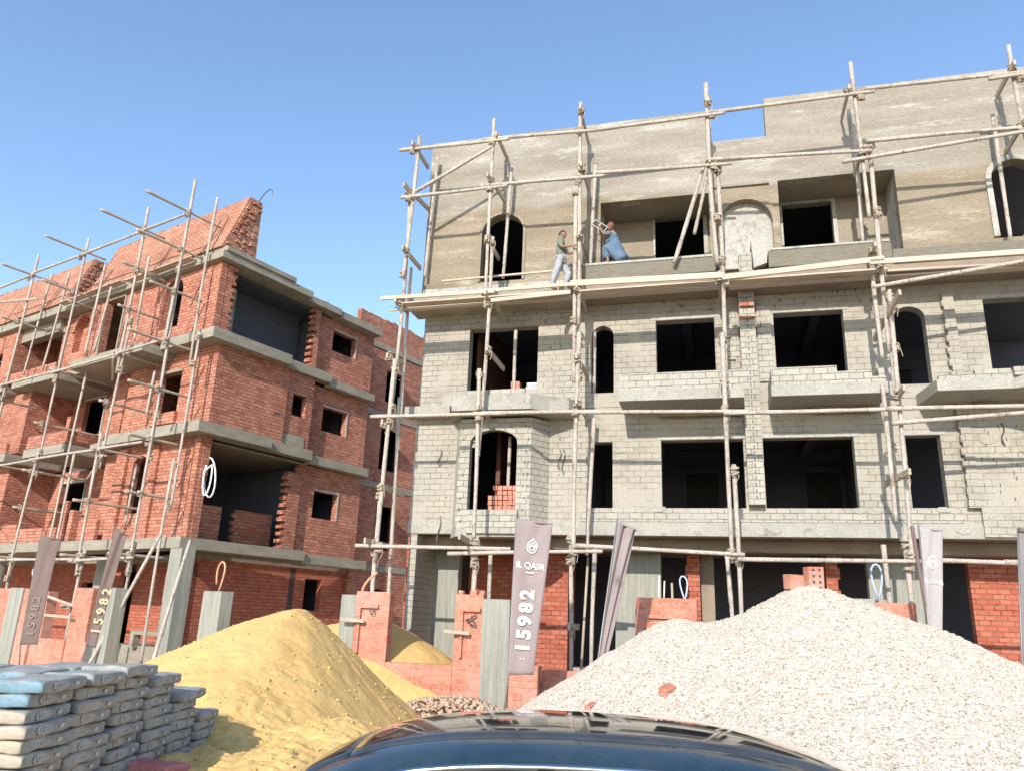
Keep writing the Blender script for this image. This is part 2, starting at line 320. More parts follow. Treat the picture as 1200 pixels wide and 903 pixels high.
def slab(name, outline, z0, z1, mat, parent, fr='f', bevel=.008):
    """outline in (u, off)"""
    F = FR[fr]; n = len(outline)
    vs = [F(u, o, z0) for u, o in outline] + [F(u, o, z1) for u, o in outline]
    mb = MB(); mb.add(vs, [tuple(range(n)), tuple(range(n, 2 * n))] + [(i, (i + 1) % n, n + (i + 1) % n, n + i) for i in range(n)])
    return mb.build(name, mat, parent, bevel=bevel)
def pole(name, p, q, r, mat, parent, bend=.02, sides=8, taper=.82, seg=16, flat=1.0):
    p, q = Vector(p), Vector(q); d = q - p; L = d.length
    s = d.cross(Vector((.3, .9, .2))).normalized(); t = d.cross(s).normalized()
    a, b = random.uniform(-bend, bend), random.uniform(-bend, bend); ph = random.uniform(0, 6)
    pts = []
    for i in range(seg + 1):
        k = i / seg; wv = math.sin(math.pi * k); w2 = math.sin(2 * math.pi * k + ph) * .35
        pts.append(p + d * k + s * (a * wv + a * w2) * L * .25 + t * (b * wv) * L * .25)
    mb = MB(); mb.tube(pts, r, sides, r * taper, flat=flat, rough_=True); return mb.build(name, mat, parent, smooth=True)
def board(name, p, q, w_, t_, mat, parent, up=(0, 0, 1)):
    p, q = Vector(p), Vector(q); d = (q - p); u = Vector(up); side = d.cross(u).normalized(); u2 = side.cross(d).normalized()
    mb = MB(); mb.obox((p + q) / 2, d, side * t_, u2 * w_); return mb.build(name, mat, parent, bevel=.005)
def lash(mb, c, r=.075, n=6):
    c = Vector(c)
    for k in range(n):
        tilt = Vector((random.uniform(-.5, .5), random.uniform(-.5, .5), 1)).normalized()
        a = tilt.cross(Vector((1, 0, 0))).normalized(); b = tilt.cross(a); rr = r * random.uniform(.95, 1.3); zo = Vector((0, 0, random.uniform(-.09, .09)))
        mb.tube([c + zo + a * math.cos(t * math.pi / 4) * rr + b * math.sin(t * math.pi / 4) * rr for t in range(8)], .016, 5, closed=True)
    mb.tube([c + Vector((rr, 0, 0)), c + Vector((rr + .02, -.02, -.12)), c + Vector((rr + random.uniform(-.05, .05), -.03, -.26))], .007, 4)

def ties(L, parent, r):
    for c in L[:100]: m_ = MB(); lash(m_, c, r); m_.build('rope_lashing', 'rope', parent)
    if L[100:]:
        m_ = MB()
        for c in L[100:]: lash(m_, c, r)
        m_.build('rope_lashing', 'rope', parent)['kind'] = 'stuff'
# ------------------------------------------------------------------ setting
def grid_sheet(name, x0, x1, y0, y1, nx, ny, fn, mat, parent=None, smooth=True):
    xs = np.linspace(x0, x1, nx); ys = np.linspace(y0, y1, ny); X, Y = np.meshgrid(xs, ys); Z = fn(X, Y)
    co = np.stack([X, Y, Z], -1).reshape(-1, 3)
    i = np.arange(nx - 1)[None, :] + np.arange(ny - 1)[:, None] * nx
    q = np.stack([i, i + 1, i + nx + 1, i + nx], -1).reshape(-1, 4)
    me = bpy.data.meshes.new(name); me.vertices.add(len(co)); me.vertices.foreach_set('co', co.ravel())
    me.loops.add(q.size); me.loops.foreach_set('vertex_index', q.ravel()); me.polygons.add(len(q))
    me.polygons.foreach_set('loop_start', np.arange(len(q)) * 4); me.polygons.foreach_set('loop_total', np.full(len(q), 4))
    me.update(); me.validate(); me.materials.append(M[mat])
    if smooth: me.polygons.foreach_set('use_smooth', np.ones(len(q), bool))
    o = bpy.data.objects.new(name, me); COL.objects.link(o); o.parent = parent
    return o
def vnoise(X, Y, s, seed=0):
    """cheap value noise, vectorised"""
    x, y = X * s + seed * 13.7, Y * s + seed * 7.3
    xi, yi = np.floor(x).astype(int), np.floor(y).astype(int); fx, fy = x - xi, y - yi
    fx, fy = fx * fx * (3 - 2 * fx), fy * fy * (3 - 2 * fy)
    def h(a, b):
        k = (a * 374761393 + b * 668265263 + seed * 974634) & 0xffffffff; k = ((k ^ (k >> 13)) * 1274126177) & 0xffffffff
        return ((k ^ (k >> 16)) & 0xffff) / 65535.0
    return (h(xi, yi) * (1 - fx) + h(xi + 1, yi) * fx) * (1 - fy) + (h(xi, yi + 1) * (1 - fx) + h(xi + 1, yi + 1) * fx) * fy - .5
def cone(X, Y, px, py, H, sl, sr, sn, sf, r=.3):
    dx, dy = X - px, Y - py
    sx = np.where(dx < 0, sl, sr); sy = np.where(dy < 0, sn, sf)
    d = np.sqrt((sx * dx) ** 2 + (sy * dy) ** 2); rr = r * .6
    return H - np.sqrt(d * d + rr * rr) + rr
def smax(a, b, k=.12):
    h = np.clip(.5 + .5 * (a - b) / k, 0, 1); return b * (1 - h) + a * h + k * h * (1 - h)
g = grid_sheet('ground', -400, 400, -400, 400, 3, 3, lambda X, Y: X * 0, 'soil'); tag(g, 'dusty building site ground', kind='structure')
yard = grid_sheet('site_yard', -20, 20, 0, 24, 200, 120, lambda X, Y: .03 + .05 * vnoise(X, Y, .8, 3) + .03 * vnoise(X, Y, 3, 4), 'soil')
tag(yard, 'uneven trampled earth in front of the fence', kind='structure')

# ------------------------------------------------------------------ grey building
B1 = empty('apartment_building', (-2.7, 20, 0), R(-15), 'grey cement-sprayed four-storey building shell with scaffolding across its front', 'building')
UR = 17.0
# interiors: floors, back walls, cross walls
for z0, z1 in ((3.80, 4.10), (6.95, 7.25), (10.0, 10.28), (13.3, 13.5)):
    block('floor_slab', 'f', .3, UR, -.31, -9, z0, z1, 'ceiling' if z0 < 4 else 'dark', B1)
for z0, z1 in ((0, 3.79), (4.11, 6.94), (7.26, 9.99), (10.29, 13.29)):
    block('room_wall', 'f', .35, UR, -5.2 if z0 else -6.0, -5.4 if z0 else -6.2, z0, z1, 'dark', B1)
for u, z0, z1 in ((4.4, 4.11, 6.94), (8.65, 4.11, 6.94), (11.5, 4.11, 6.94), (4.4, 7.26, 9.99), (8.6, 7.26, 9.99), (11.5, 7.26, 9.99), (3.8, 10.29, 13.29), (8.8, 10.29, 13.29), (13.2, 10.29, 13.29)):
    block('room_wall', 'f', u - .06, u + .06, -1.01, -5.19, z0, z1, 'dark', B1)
block('room_wall', 'f', 1.5, 1.62, -.9, -5.1, 7.26, 9.9, 'dark_brick', B1)
block('room_wall', 'f', 2.2, 2.32, -.9, -4, 4.11, 6.9, 'dark_brick', B1)
block('side_wall', 's', .0, 9.0, .26, .46, 0, 14.85, 'grey', B1)
B1.children[-1].location = (0, .02, 0)
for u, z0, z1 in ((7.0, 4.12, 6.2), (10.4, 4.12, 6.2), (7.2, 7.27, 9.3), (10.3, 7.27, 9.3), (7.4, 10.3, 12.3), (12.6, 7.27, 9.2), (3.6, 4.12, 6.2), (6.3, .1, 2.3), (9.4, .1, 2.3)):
    block('painted_door_opening', 'f', u, u + .9, -5.13 if z0 > 1 else -5.93, -5.185 if z0 > 1 else -5.985, z0, z1, 'tyre', B1)  # near-black panel paints the darkness inside a doorway
    block('inner_lintel', 'f', u - .1, u + 1.0, -5.05 if z0 > 1 else -5.85, -5.19 if z0 > 1 else -5.99, z1 + .01, z1 + .2, 'dark', B1)
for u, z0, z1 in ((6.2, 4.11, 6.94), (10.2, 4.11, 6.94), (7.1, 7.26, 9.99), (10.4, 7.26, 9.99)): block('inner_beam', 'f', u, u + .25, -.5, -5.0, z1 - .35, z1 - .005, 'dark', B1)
# level 2
wall('front_wall', 'f', rect(.22, UR, 3.84, 6.95), 0, .3, 'grey', B1,
     [rect(1.6, 3.5, 4.1, 6.6), rect(4.85, 5.41, 4.45, 6.07), rect(6.58, 8.49, 4.45, 6.09), rect(8.93, 10.91, 4.45, 6.09), rect(11.98, 12.70, 4.46, 6.09), rect(15.2, 16.3, 4.46, 6.1)])
slab('slab_edge', [(.20, .02), (4.6, .02), (4.6, .04), (UR, .04), (UR, -.4), (.20, -.4)], 3.80, 4.12, 'concrete', B1)
mb = MB(); fbox(mb, 'f', 4.62, 12.95, .0, .03, 4.13, 4.42); mb.build('sill_blocks', 'grey_clear', B1)
# bay window, level 2
slab('bay_floor', [(1.35, .0), (1.66, .55), (3.47, .55), (3.86, .0)], 3.68, 3.9, 'concrete', B1)
wall('bay_wall', 'f', rect(1.62, 3.47, 3.9, 6.62), .5, .2, 'grey_clear', B1, [arch(1.9, 3.12, 4.33, 6.33, 6.0)])
def cant(name, a, b, z0, z1, mat, parent, t=.18):
    a, b = Vector((a[0], -a[1])), Vector((b[0], -b[1])); d = (b - a).normalized(); nn = Vector((-d.y, d.x)) * t
    mb = MB(); vs = [(p.x, p.y, z) for z in (z0, z1) for p in (a, b, b + nn, a + nn)]
    mb.add(vs, [(0, 1, 2, 3), (4, 5, 6, 7), (0, 1, 5, 4), (1, 2, 6, 5), (2, 3, 7, 6), (3, 0, 4, 7)]); return mb.build(name, mat, parent)
cant('bay_wall', (3.475, .5), (3.84, .0), 3.9, 6.62, 'grey_clear', B1); cant('bay_wall', (1.38, .0), (1.615, .5), 3.9, 6.62, 'grey', B1)
mb = MB(); fbox(mb, 'f', 1.95, 3.2, .5, .62, 3.75, 4.32); mb.build('bay_sill', 'grey_clear', B1)
# level 3
wall('front_wall', 'f', rect(.25, UR, 6.96, 9.98), 0, .3, 'grey', B1,
     [rect(1.57, 3.46, 7.5, 9.24), arch(4.87, 5.44, 7.33, 9.12, 8.85), rect(6.51, 7.94, 7.30, 9.18), rect(9.34, 10.93, 7.30, 9.20), arch(12.01, 12.69, 7.28, 9.18, 8.9), rect(13.93, 14.9, 7.5, 9.25), rect(15.6, 16.5, 7.5, 9.2)])
def lintel(u0, u1, z, h=.16, o=.012): mb = MB(); fbox(mb, 'f', u0 - .12, u1 + .12, 0, o, z, z + h); mb.build('lintel', 'plaster_pale', B1)
for u0, u1, z in ((6.51, 7.94, 9.19), (9.34, 10.93, 9.21), (6.58, 8.49, 6.10), (8.93, 10.91, 6.10), (11.98, 12.7, 6.10), (13.93, 14.9, 9.26)): lintel(u0, u1, z, .08)
# balconies of level 3
def balcony(outl, par, label=None):
    b = slab('balcony', outl, 6.72, 6.98, 'concrete', B1)
    for args in par: wall('parapet', *args, parent=b)
    if label: b['label'] = label
    return b
slab_a = slab('balcony', [(1.2, 0), (1.56, 1.1), (3.55, 1.1), (3.95, .75), (4.4, .5), (4.6, 0)], 6.68, 7.08, 'concrete', B1)
mb = MB(); fbox(mb, 'f', 1.9, 3.4, .95, 1.05, 7.08, 7.2, .01); mb.build('kerb', 'grey_clear', slab_a)
for outl, u0, u1, prof in (([(5.7, 0), (5.7, 1.2), (8.52, 1.2), (8.52, 0)], 5.72, 8.50, None), ([(9.1, 0), (9.1, 1.2), (11.5, 1.2), (11.5, 0)], 9.12, 11.48, 1),
                           ([(12.3, 0), (12.45, 1.2), (13.9, 1.2), (14.5, 1.55), (16.6, 1.55), (16.6, 0)], 12.5, 13.88, 2)):
    b = slab('balcony', outl, 6.76, 7.02, 'concrete', B1)
    if prof == 1: o = [(u0, 7.02), (u1, 7.02), (u1, 7.14), (11.2, 7.14), (11.2, 7.28), (10.5, 7.28), (10.5, 7.42), (u0, 7.42)]
    elif prof == 2: o = [(u0, 7.02), (u1, 7.02), (u1, 7.2), (13.2, 7.2), (13.2, 7.1), (u0, 7.1)]
    else: o = rect(u0, u1, 7.02, 7.42)
    wall('parapet', 'f', o, 1.19, .12, 'grey_clear', b)
    if prof != 2:
        for uu in (u0, u1 - .12): mb = MB(); fbox(mb, 'f', uu, uu + .12, .0, 1.06, 7.02, 7.36); mb.build('parapet_return', 'grey_clear', b)
    mb = MB(); fbox(mb, 'f', u0 + .9, u1 - .02, .1, .25, 6.62, 6.755); mb.build('downstand_beam', 'ceiling', b)
mb = MB(); panel(mb, 'f', [(13.9, 7.02), (16.5, 7.02), (16.5, 7.5), (14.6, 7.5), (14.6, 7.36), (14.2, 7.36), (14.2, 7.2), (13.9, 7.2)], 1.3, .12); mb.build('parapet', 'grey_clear', b)
slab('corner_ledge', [(.0, .0), (.0, .35), (1.25, .35), (1.25, 0)], 6.78, 7.05, 'concrete', B1)
# toothed projecting pier beside the right windows
wall('pier', 'f', toothed(13.04, 13.3, 4.45, 9.4, left=True, step=.145, d=.06), .13, .12, 'grey', B1)
wall('pier', 'f', rect(13.301, UR, 3.84, 6.9), .10, .09, 'grey', B1, [rect(15.2, 16.3, 4.46, 6.1)])
# blockwork pilaster between the two balconies
pl_ = wall('pilaster', 'f', toothed(8.54, 8.90, 4.5, 9.8, step=.145), .26, .24, 'grey_clear', B1)
mb = MB()
for k in range(34):
    z = 4.62 + k * .148
    fbox(mb, 'f', 8.705, 8.735, .262, .266, z, z + .08)
for z in (7.0, 9.55):
    for i in range(5):
        for j in range(2): fbox(mb, 'f', 8.58 + i * .06, 8.61 + i * .06, .262, .267, z + j * .07, z + j * .07 + .035)
mb.build('open_joint', 'wire', pl_)
mb = MB(); fbox(mb, 'f', 8.55, 8.89, .27, .33, 9.3, 9.42, .01); fbox(mb, 'f', 8.53, 8.91, .27, .30, 9.0, 9.05, .01); mb.build('red_block', 'red', pl_)
wall('front_strip', 'f', toothed(8.18, 8.5, 7.46, 9.3, left=True, right=False, step=.29, d=.2), .06, .055, 'grey_clear', B1)
wall('front_strip', 'f', toothed(8.95, 9.27, 7.46, 9.45, right=False, step=.29, d=.12), .06, .055, 'grey_clear', B1)
# ledge of level 4
def ledge(u0, u1, o, z0, z1, mat='ribbed'):
    return slab('ledge', [(u0, 0), (u0, o), (u1, o), (u1, 0)], z0, z1, mat, B1)
slab('ledge', [(.0, -.1), (-.02, .9), (4.5, .9), (4.5, 0)], 9.66, 9.92, 'concrete_old', B1)
mb = MB(); fbox(mb, 'f', .3, 4.5, .402, .44, 9.99, 10.3); mb.build('rough_skirting', 'plaster_pale', B1)
ledge(4.52, 8.02, .98, 9.99, 10.38); ledge(9.24, 11.93, .98, 9.99, 10.42); ledge(11.94, 16.8, .98, 9.90, 10.22)
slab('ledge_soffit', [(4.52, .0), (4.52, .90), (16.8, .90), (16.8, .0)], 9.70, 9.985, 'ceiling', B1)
mb = MB(); fbox(mb, 'f', 4.53, 7.95, .80, 1.0, 10.381, 10.44); fbox(mb, 'f', 9.3, 11.9, .8, 1.0, 10.421, 10.47); mb.build('ledge_cap', 'plaster_pale', B1)
for u in (8.22, 8.88):
    mb = MB(); panel(mb, 'f', [(u, 10.0), (u + .34, 10.0), (u + .30, 10.72), (u + .05, 10.72)] if u < 8.5 else [(u + .02, 10.0), (u + .32, 10.1), (u + .36, 10.72), (u - .02, 10.72)], 1.0, .9); mb.build('bracket', 'plaster_pale', B1)
wall('bracket_infill', 'f', rect(8.57, 8.87, 9.75, 10.5), .8, .7, 'grey_clear', B1)
# level 4 (top) wall with recessed niches
ZT = 14.92
wall('front_wall', 'f', [(.25, 9.99), (UR, 9.99), (UR, 15.08), (9.42, 15.08), (9.42, 13.93), (8.06, 13.93), (8.06, ZT), (.25, ZT)], .4, .3, 'plaster', B1,
     [arch(1.9, 3.06, 10.42, 12.4, 11.85), rect(5.15, 7.93, 10.40, 12.46), rect(9.62, 12.32, 10.44, 12.62), arch(8.16, 9.44, 10.30, 12.16), arch(14.35, 15.35, 10.58, 12.56, 12.1)])
wall('niche_back', 'f', rect(4.9, 8.1, 10.29, 13.2), -.8, .2, 'plaster_low', B1, [rect(6.48, 7.77, 11.15, 12.50)])
wall('niche_back', 'f', rect(9.5, 12.55, 10.29, 13.2), -.8, .2, 'plaster_low', B1, [rect(9.80, 11.03, 11.25, 12.56)])
for u in (5.0, 7.95, 9.52, 12.32): block('niche_cheek', 'f', u, u + .13, .095, -.79, 10.3, 12.7, 'plaster_pale', B1)
block('niche_head', 'f', 5.13, 7.94, .095, -.79, 12.47, 12.65, 'plaster_low', B1); block('niche_head', 'f', 9.65, 12.31, .095, -.79, 12.63, 12.8, 'plaster_low', B1)
wall('blind_arch', 'f', rect(8.0, 9.6, 10.2, 12.3), .22, .1, 'plaster_pale', B1)
def ring(u0, u1, z0, zt, w_, off, t, mat, name='arch_trim', spring=None):
    o = arch(u0 - w_, u1 + w_, z0, zt + w_, spring); i = arch(u0, u1, z0 , zt, spring)
    mb = MB(); pts = o[2:] ; ins = i[2:]
    poly = [(u1 + w_, z0)] + pts + [(u0 - w_, z0), (u0, z0)] + ins[::-1] + [(u1, z0)]
    panel(mb, 'f', poly, off, t); return mb.build(name, mat, B1)
ring(8.16, 9.44, 10.5, 12.16, .12, .45, .048, 'plaster')
ring(1.9, 3.06, 10.42, 12.40, .07, .44, .038, 'plaster_low', 'window_surround', 11.85); ring(14.35, 15.35, 10.6, 12.56, .12, .46, .058, 'plaster_pale', 'window_surround', 12.1)
for u0, u1, z0, z1 in ((6.48, 7.77, 11.15, 12.50), (9.80, 11.03, 11.25, 12.56)):
    mb = MB(); fbox(mb, 'f', u1, u1 + .1, -.799, -.76, z0, z1 + .07); fbox(mb, 'f', u0 - .05, u0, -.799, -.76, z0, z1 + .07); fbox(mb, 'f', u0, u1, -.799, -.76, z1, z1 + .07)
    mb.build('window_surround', 'plaster_pale', B1)
mb = MB(); fbox(mb, 'f', 8.05, 9.42, .402, .46, 12.55, 12.62, .01); mb.build('string_course', 'plaster_low', B1)
mb = MB(); fbox(mb, 'f', 8.0, 9.5, .35, .14, 13.94, 13.98); mb.build('coping', 'plaster_pale', B1)
# ground floor, set back 1.5 m
GO = -1.5
def gcol(u0, u1, mat='boardmark', name='column', o=GO, d=.3, z1=3.79): return block(name, 'f', u0, u1, o, o - d, 0, z1, mat, B1)
gcol(.42, 1.12); gcol(5.28, 6.42); gcol(11.2, 12.32)
gcol(-.02, .30, 'red_dark', 'pier', -.6); gcol(.301, .41, 'boardmark', 'column', -.7, .2)
wall('ground_wall', 'f', [(1.13, 0), (4.08, 0), (4.08, 2.95), (4.08, 3.79), (1.13, 3.79)], GO - .9, .15, 'red_dark', B1)
wall('ground_wall', 'f', toothed(3.2, 4.08, 0, 3.79, step=.125), GO, .25, 'red_dark', B1)
wall('brick_pier', 'f', toothed(7.01, 7.36, 0, 3.79, left=True, step=.25, d=.08), GO, .3, 'red_dark', B1)
wall('brick_pier', 'f', toothed(10.28, 10.60, 0, 3.79, right=True, step=.25, d=.1), GO, .3, 'red_dark', B1)
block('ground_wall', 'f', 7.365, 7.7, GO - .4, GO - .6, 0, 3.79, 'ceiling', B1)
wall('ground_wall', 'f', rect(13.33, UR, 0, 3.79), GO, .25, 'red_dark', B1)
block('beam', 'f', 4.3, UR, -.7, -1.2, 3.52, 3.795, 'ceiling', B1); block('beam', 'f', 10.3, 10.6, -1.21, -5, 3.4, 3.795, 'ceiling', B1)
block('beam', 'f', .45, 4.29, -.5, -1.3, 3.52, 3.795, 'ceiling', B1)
block('plinth', 'f', 4.2, UR, GO + .02, GO - .5, .55, .72, 'concrete', B1)
for n_, z0 in (('cap_blocks', 3.84),):
    pass
# cement patches (putlog hole fillings) on the front
for u, z in ((5.6, 5.85), (6.5, 4.42), (10.9, 4.40), (11.2, 4.4), (6.6, 3.95), (8.8, 3.92), (12.6, 4.42), (12.9, 3.98), (3.95, 4.35), (4.3, 5.8), (1.2, 5.9), (3.95, 5.2), (13.6, 5.9), (14.3, 5.7)):
    if random.random() < .75:
        c = [FR['f'](u + math.cos(t * .785) * random.uniform(.13, .2), (.046 if z < 4.12 else .036 if u > 4.6 and z < 4.44 and u < 12.9 else .006) + (.1 if u > 13.3 else 0), z + math.sin(t * .785) * random.uniform(.05, .09)) for t in range(8)]
        mb = MB(); mb.add(c + [(p[0], p[1] - .01, p[2]) for p in c], [tuple(range(8)), tuple(range(8, 16))] + [(i, (i + 1) % 8, 8 + (i + 1) % 8, 8 + i) for i in range(8)]); mb.build('cement_patch', 'concrete', B1)
# wires hanging from holes in the blockwork
for u, z, l in ((.95, 5.95, .45), (4.1, 5.9, .5), (4.2, 5.9, .6), (1.05, 4.25, .8), (13.9, 6.3, .5), (14.6, 5.0, .3)):
    o_ = .03 if u < 13.3 else .13
    mb = MB(); mb.tube([FR['f'](u + .04 * math.sin(k * 1.3), o_ + .02 * k % .05, z - l * k / 5) for k in range(6)], .014, 5); mb.build('loose_wire', 'wire', B1)

def holes(lst, off, w_=.045, h_=.07):
    m_ = MB()
    for u, z in lst: fbox(m_, 'f', u, u + w_ * random.uniform(.7, 1.3), off + .0015, off + .004, z, z + h_ * random.uniform(.7, 1.2))
    return m_.build('open_joint', 'wire', B1)
holes([(u + random.uniform(-.03, .03), 4.02 + k * .29 + random.uniform(-.02, .02)) for u in (1.70, 3.30, 3.40) for k in range(9) if random.random() < .8], .5)
holes([(u + random.uniform(-.05, .05), 4.1 + k * .29 + random.uniform(-.02, .02)) for u in (1.0, 1.2, 4.1, 14.2, 15) for k in range(9) if random.random() < .55], 0.002, .03, .05)
holes([(1.2 + k * .145, 9.42 + .145 * (k % 2) + random.uniform(-.01, .01)) for k in range(24) if random.random() < .8], 0, .018, .09)
holes([(3.6 + random.uniform(0, 1.1), 7.4 + .145 * k + random.uniform(-.01, .01)) for k in range(14) for _ in range(2)], 0, .02, .09)
holes([(6.6 + random.uniform(0, 1.6), 9.35 + .145 * k) for k in range(3) for _ in range(5)] + [(9.3 + random.uniform(0, 2.3), 9.35 + .145 * k) for k in range(3) for _ in range(7)], 0, .02, .09)
holes([(13.4 + random.uniform(0, 1.5), 4.6 + .145 * k) for k in range(15) for _ in range(2)], .1, .02, .08)
# ------------------------------------------------------------------ main scaffold
S1 = empty('timber_scaffold', (-2.7, 20, 0), R(-15), 'lashed timber pole scaffold standing in front of the grey building', 'scaffold')
LS = MB()
def P1(u, z, off=1.5): return FR['f'](u, off, z)
def upright(segs, off, parent=S1, r=.055, frame='f'):
    """spliced lengths of pole: the overlaps stand side by side and are lashed"""
    for i, (ua, za, ub, zb) in enumerate(segs):
        o_ = off + (.0 if i % 2 == 0 else -.11)
        pole('upright_pole', FR[frame](ua, o_, za), FR[frame](ub, o_, zb), r * random.uniform(.9, 1.1), 'wood', parent, .022)
        if i:
            pu, pz = segs[i - 1][2], segs[i - 1][3]
            for zz in (pz + .12, za - .15): LSC.append(FR[frame](ua, off - .05, zz))
LSC = []
upright([(.30, 14.45, .16, 10.2), (.12, 12.75, .10, 6.6), (.12, 7.95, .05, 3.0), (.0, 4.7, .02, 0)], 1.5)
upright([(2.41, 14.68, 2.42, 9.2), (2.5, 11.2, 2.42, 5.6), (2.36, 7.6, 2.42, 2.9), (2.47, 3.6, 2.45, 0)], 1.5)
upright([(4.78, 14.85, 4.80, 8.6), (4.66, 12.3, 4.68, 7.2), (4.80, 8.4, 4.74, 3.0), (4.66, 3.7, 4.70, 0)], 1.5)
upright([(7.96, 14.94, 8.05, 9.9), (8.16, 12.6, 8.14, 6.9), (8.10, 8.2, 8.10, 3.1), (8.22, 5.2, 8.2, 0)], 1.5)
upright([(11.37, 15.0, 11.42, 10.8), (11.62, 12.9, 11.55, 7.6), (11.66, 9.0, 11.52, 3.0), (11.45, 3.7, 11.5, 0)], 1.5)
upright([(14.76, 14.9, 14.9, 8.0), (14.98, 9.5, 15.0, 0)], 1.5)
for off, lst in ((.62, [(.52, 14.3, .40, 10.6)]), (1.02, [(.15, 10.7, .20, 6.5), (.12, 7.1, .32, 0)]), (.75, [(2.75, 13.6, 2.64, 10.32), (5.06, 13.45, 4.94, 10.4), (11.45, 13.75, 11.38, 10.5), (14.48, 13.6, 14.43, 10.3)]),
                 (-.1, [(2.82, 9.2, 2.82, 7.3), (4.93, 9.1, 4.93, 7.3)]), (1.3, [(11.40, 9.6, 11.42, 7.5), (11.37, 6.9, 11.35, 4.0)]), (-.15, [(2.76, 6.3, 2.76, 4.4)]), (.35, [(5.0, 6.6, 4.85, 3.3)]),
                 (.9, [(2.30, 3.5, 2.28, 0), (2.68, 3.3, 2.67, 0), (5.12, 3.4, 5.05, 0), (8.0, 3.3, 8.15, 0)]), (.6, [(11.2, 3.6, 11.25, 0)])):
    for ua, za, ub, zb in lst: pole('inner_pole', FR['f'](ua, off, za), FR['f'](ub, off, zb), .052, 'wood', S1, .015)
# ledgers
RO = 1.62
for a in [(-.22, 13.98, 2.9, 13.92), (2.2, 14.0, 5.4, 13.86), (5.2, 13.88, 8.4, 13.93), (8.15, 13.98, 11.8, 14.02), (11.6, 14.12, 14.95, 14.05), (14.2, 13.98, 16.9, 14.05),
          (-.05, 12.5, 2.9, 12.52), (2.1, 12.6, 5.4, 12.52), (5.2, 12.62, 8.5, 12.48), (7.9, 12.66, 11.6, 12.44), (11.5, 12.70, 15, 12.62), (10.95, 12.22, 15.2, 12.55), (14.6, 12.6, 16.9, 12.6),
          (-.35, 6.46, 3.1, 6.44), (2.3, 6.46, 5.3, 6.42), (4.7, 6.42, 8.6, 6.33), (8.05, 6.3, 11.8, 6.28), (11.3, 6.30, 16.8, 6.22), (11.4, 5.98, 16.8, 6.3),
          (-.42, 3.33, 3.34, 3.31), (1.87, 3.18, 5.40, 3.29), (4.79, 3.40, 8.35, 3.26), (8.2, 3.17, 12.0, 3.19), (11.7, 3.22, 13.4, 3.18), (13.1, 3.2, 16.8, 3.2),
          (11.32, 9.04, 16.8, 9.75)]:
    pole('ledger_pole', FR['f'](a[0], RO, a[1]), FR['f'](a[2], RO, a[3]), .05, 'wood', S1, .009)
# braces
pole('brace_pole', FR['f'](.35, 1.6, 12.65), FR['f'](2.5, 1.56, 13.85), .05, 'wood', S1)
pole('brace_pole', FR['f'](7.05, 1.15, 10.2), FR['f'](7.85, 1.45, 12.65), .055, 'wood', S1)
pole('brace_pole', FR['f'](7.55, 1.0, 11.0), FR['f'](7.95, 1.40, 12.5), .045, 'wood', S1)
# putlogs: flat timbers running from the outer poles to the wall
def putlog(u, z, o0=1.85, o1=.15, tilt=0, du=0): board('putlog', FR['f'](u, o0, z), FR['f'](u + du, o1, z + tilt), .13, .055, 'wood2', S1); LSC.append(FR['f'](u, 1.55, z))
for a in [(.22, 14.05, 1.8, .55), (.12, 12.72, 1.9, .5, 0, .2), (.2, 10.92, 1.8, .5), (.12, 9.46, 1.8, .95), (2.56, 14.05, 1.75, .5), (2.43, 12.75, 1.9, .6, -.1, .15), (2.42, 11.05, 1.7, .45), (2.5, 9.5, 1.8, .05, -.1, .1),
          (2.58, 8.05, 1.7, .1), (4.80, 14.55, 1.75, .45, -.15), (4.84, 12.85, 1.75, .5), (4.80, 10.95, 1.7, .5), (4.76, 9.55, 1.7, .05), (4.78, 7.75, 1.7, .05), (4.8, 6.65, 1.75, .05), (2.42, 6.6, 1.7, .6),
          (8.0, 14.3, 1.75, 1.0), (7.98, 12.6, 1.7, .5), (8.1, 11.1, 1.6, .5), (8.1, 9.6, 1.6, .2), (11.24, 14.15, 1.75, .5), (11.4, 12.5, 1.6, .5), (11.68, 8.6, 2.3, .4, -.35, -.2), (11.6, 6.6, 2.1, .5, 0, 0), (11.4, 9.95, 1.9, 1.0), (11.55, 4.9, 2.0, .4, 0, -.2),
          (14.72, 14.25, 1.75, .5), (14.7, 12.7, 1.8, .5), (.05, 4.75, 1.6, .1), (-.05, 3.42, 1.95, .3), (2.35, 3.5, 2.3, .4, -.1), (4.7, 1.7, 1.7, .5), (-.0, 6.3, 1.7, .4), (-.02, 8.0, 1.7, .4)]: putlog(*a)
# working platform planks
for u0, u1, z0, z1, off, w_ in [(-.35, 2.7, 9.58, 9.56, 1.66, .10), (-.2, 4.5, 9.36, 9.40, 1.35, .05), (2.3, 4.9, 9.60, 9.62, 1.62, .09), (2.6, 4.6, 9.34, 9.42, 1.6, .10), (4.6, 8.2, 9.62, 9.56, 1.66, .15), (4.7, 8.2, 9.52, 9.50, 1.3, .05),
                             (8.15, 11.6, 9.50, 9.68, 1.66, .13), (8.2, 11.7, 9.44, 9.55, 1.36, .10), (11.3, 15.2, 9.62, 9.60, 1.66, .12), (11.4, 16.8, 9.55, 9.45, 1.3, .06), (15.0, 16.9, 9.6, 9.6, 1.66, .12), (1.0, 4.5, 10.30, 10.36, .9, .05)]:
    board('plank', FR['f'](u0, off, z0), FR['f'](u1, off, z1), w_, .05, 'plank', S1)
for u0, u1, off in ((.1, 4.6, 1.15), (4.7, 8.1, 1.2), (8.3, 11.5, 1.2), (11.5, 15, 1.15), (.2, 4.5, 1.5), (4.8, 8.0, 1.5), (8.3, 11.4, 1.52)):
    board('plank', FR['f'](u0, off, 9.44), FR['f'](u1, off, 9.46), .04, .22, 'plank', S1)
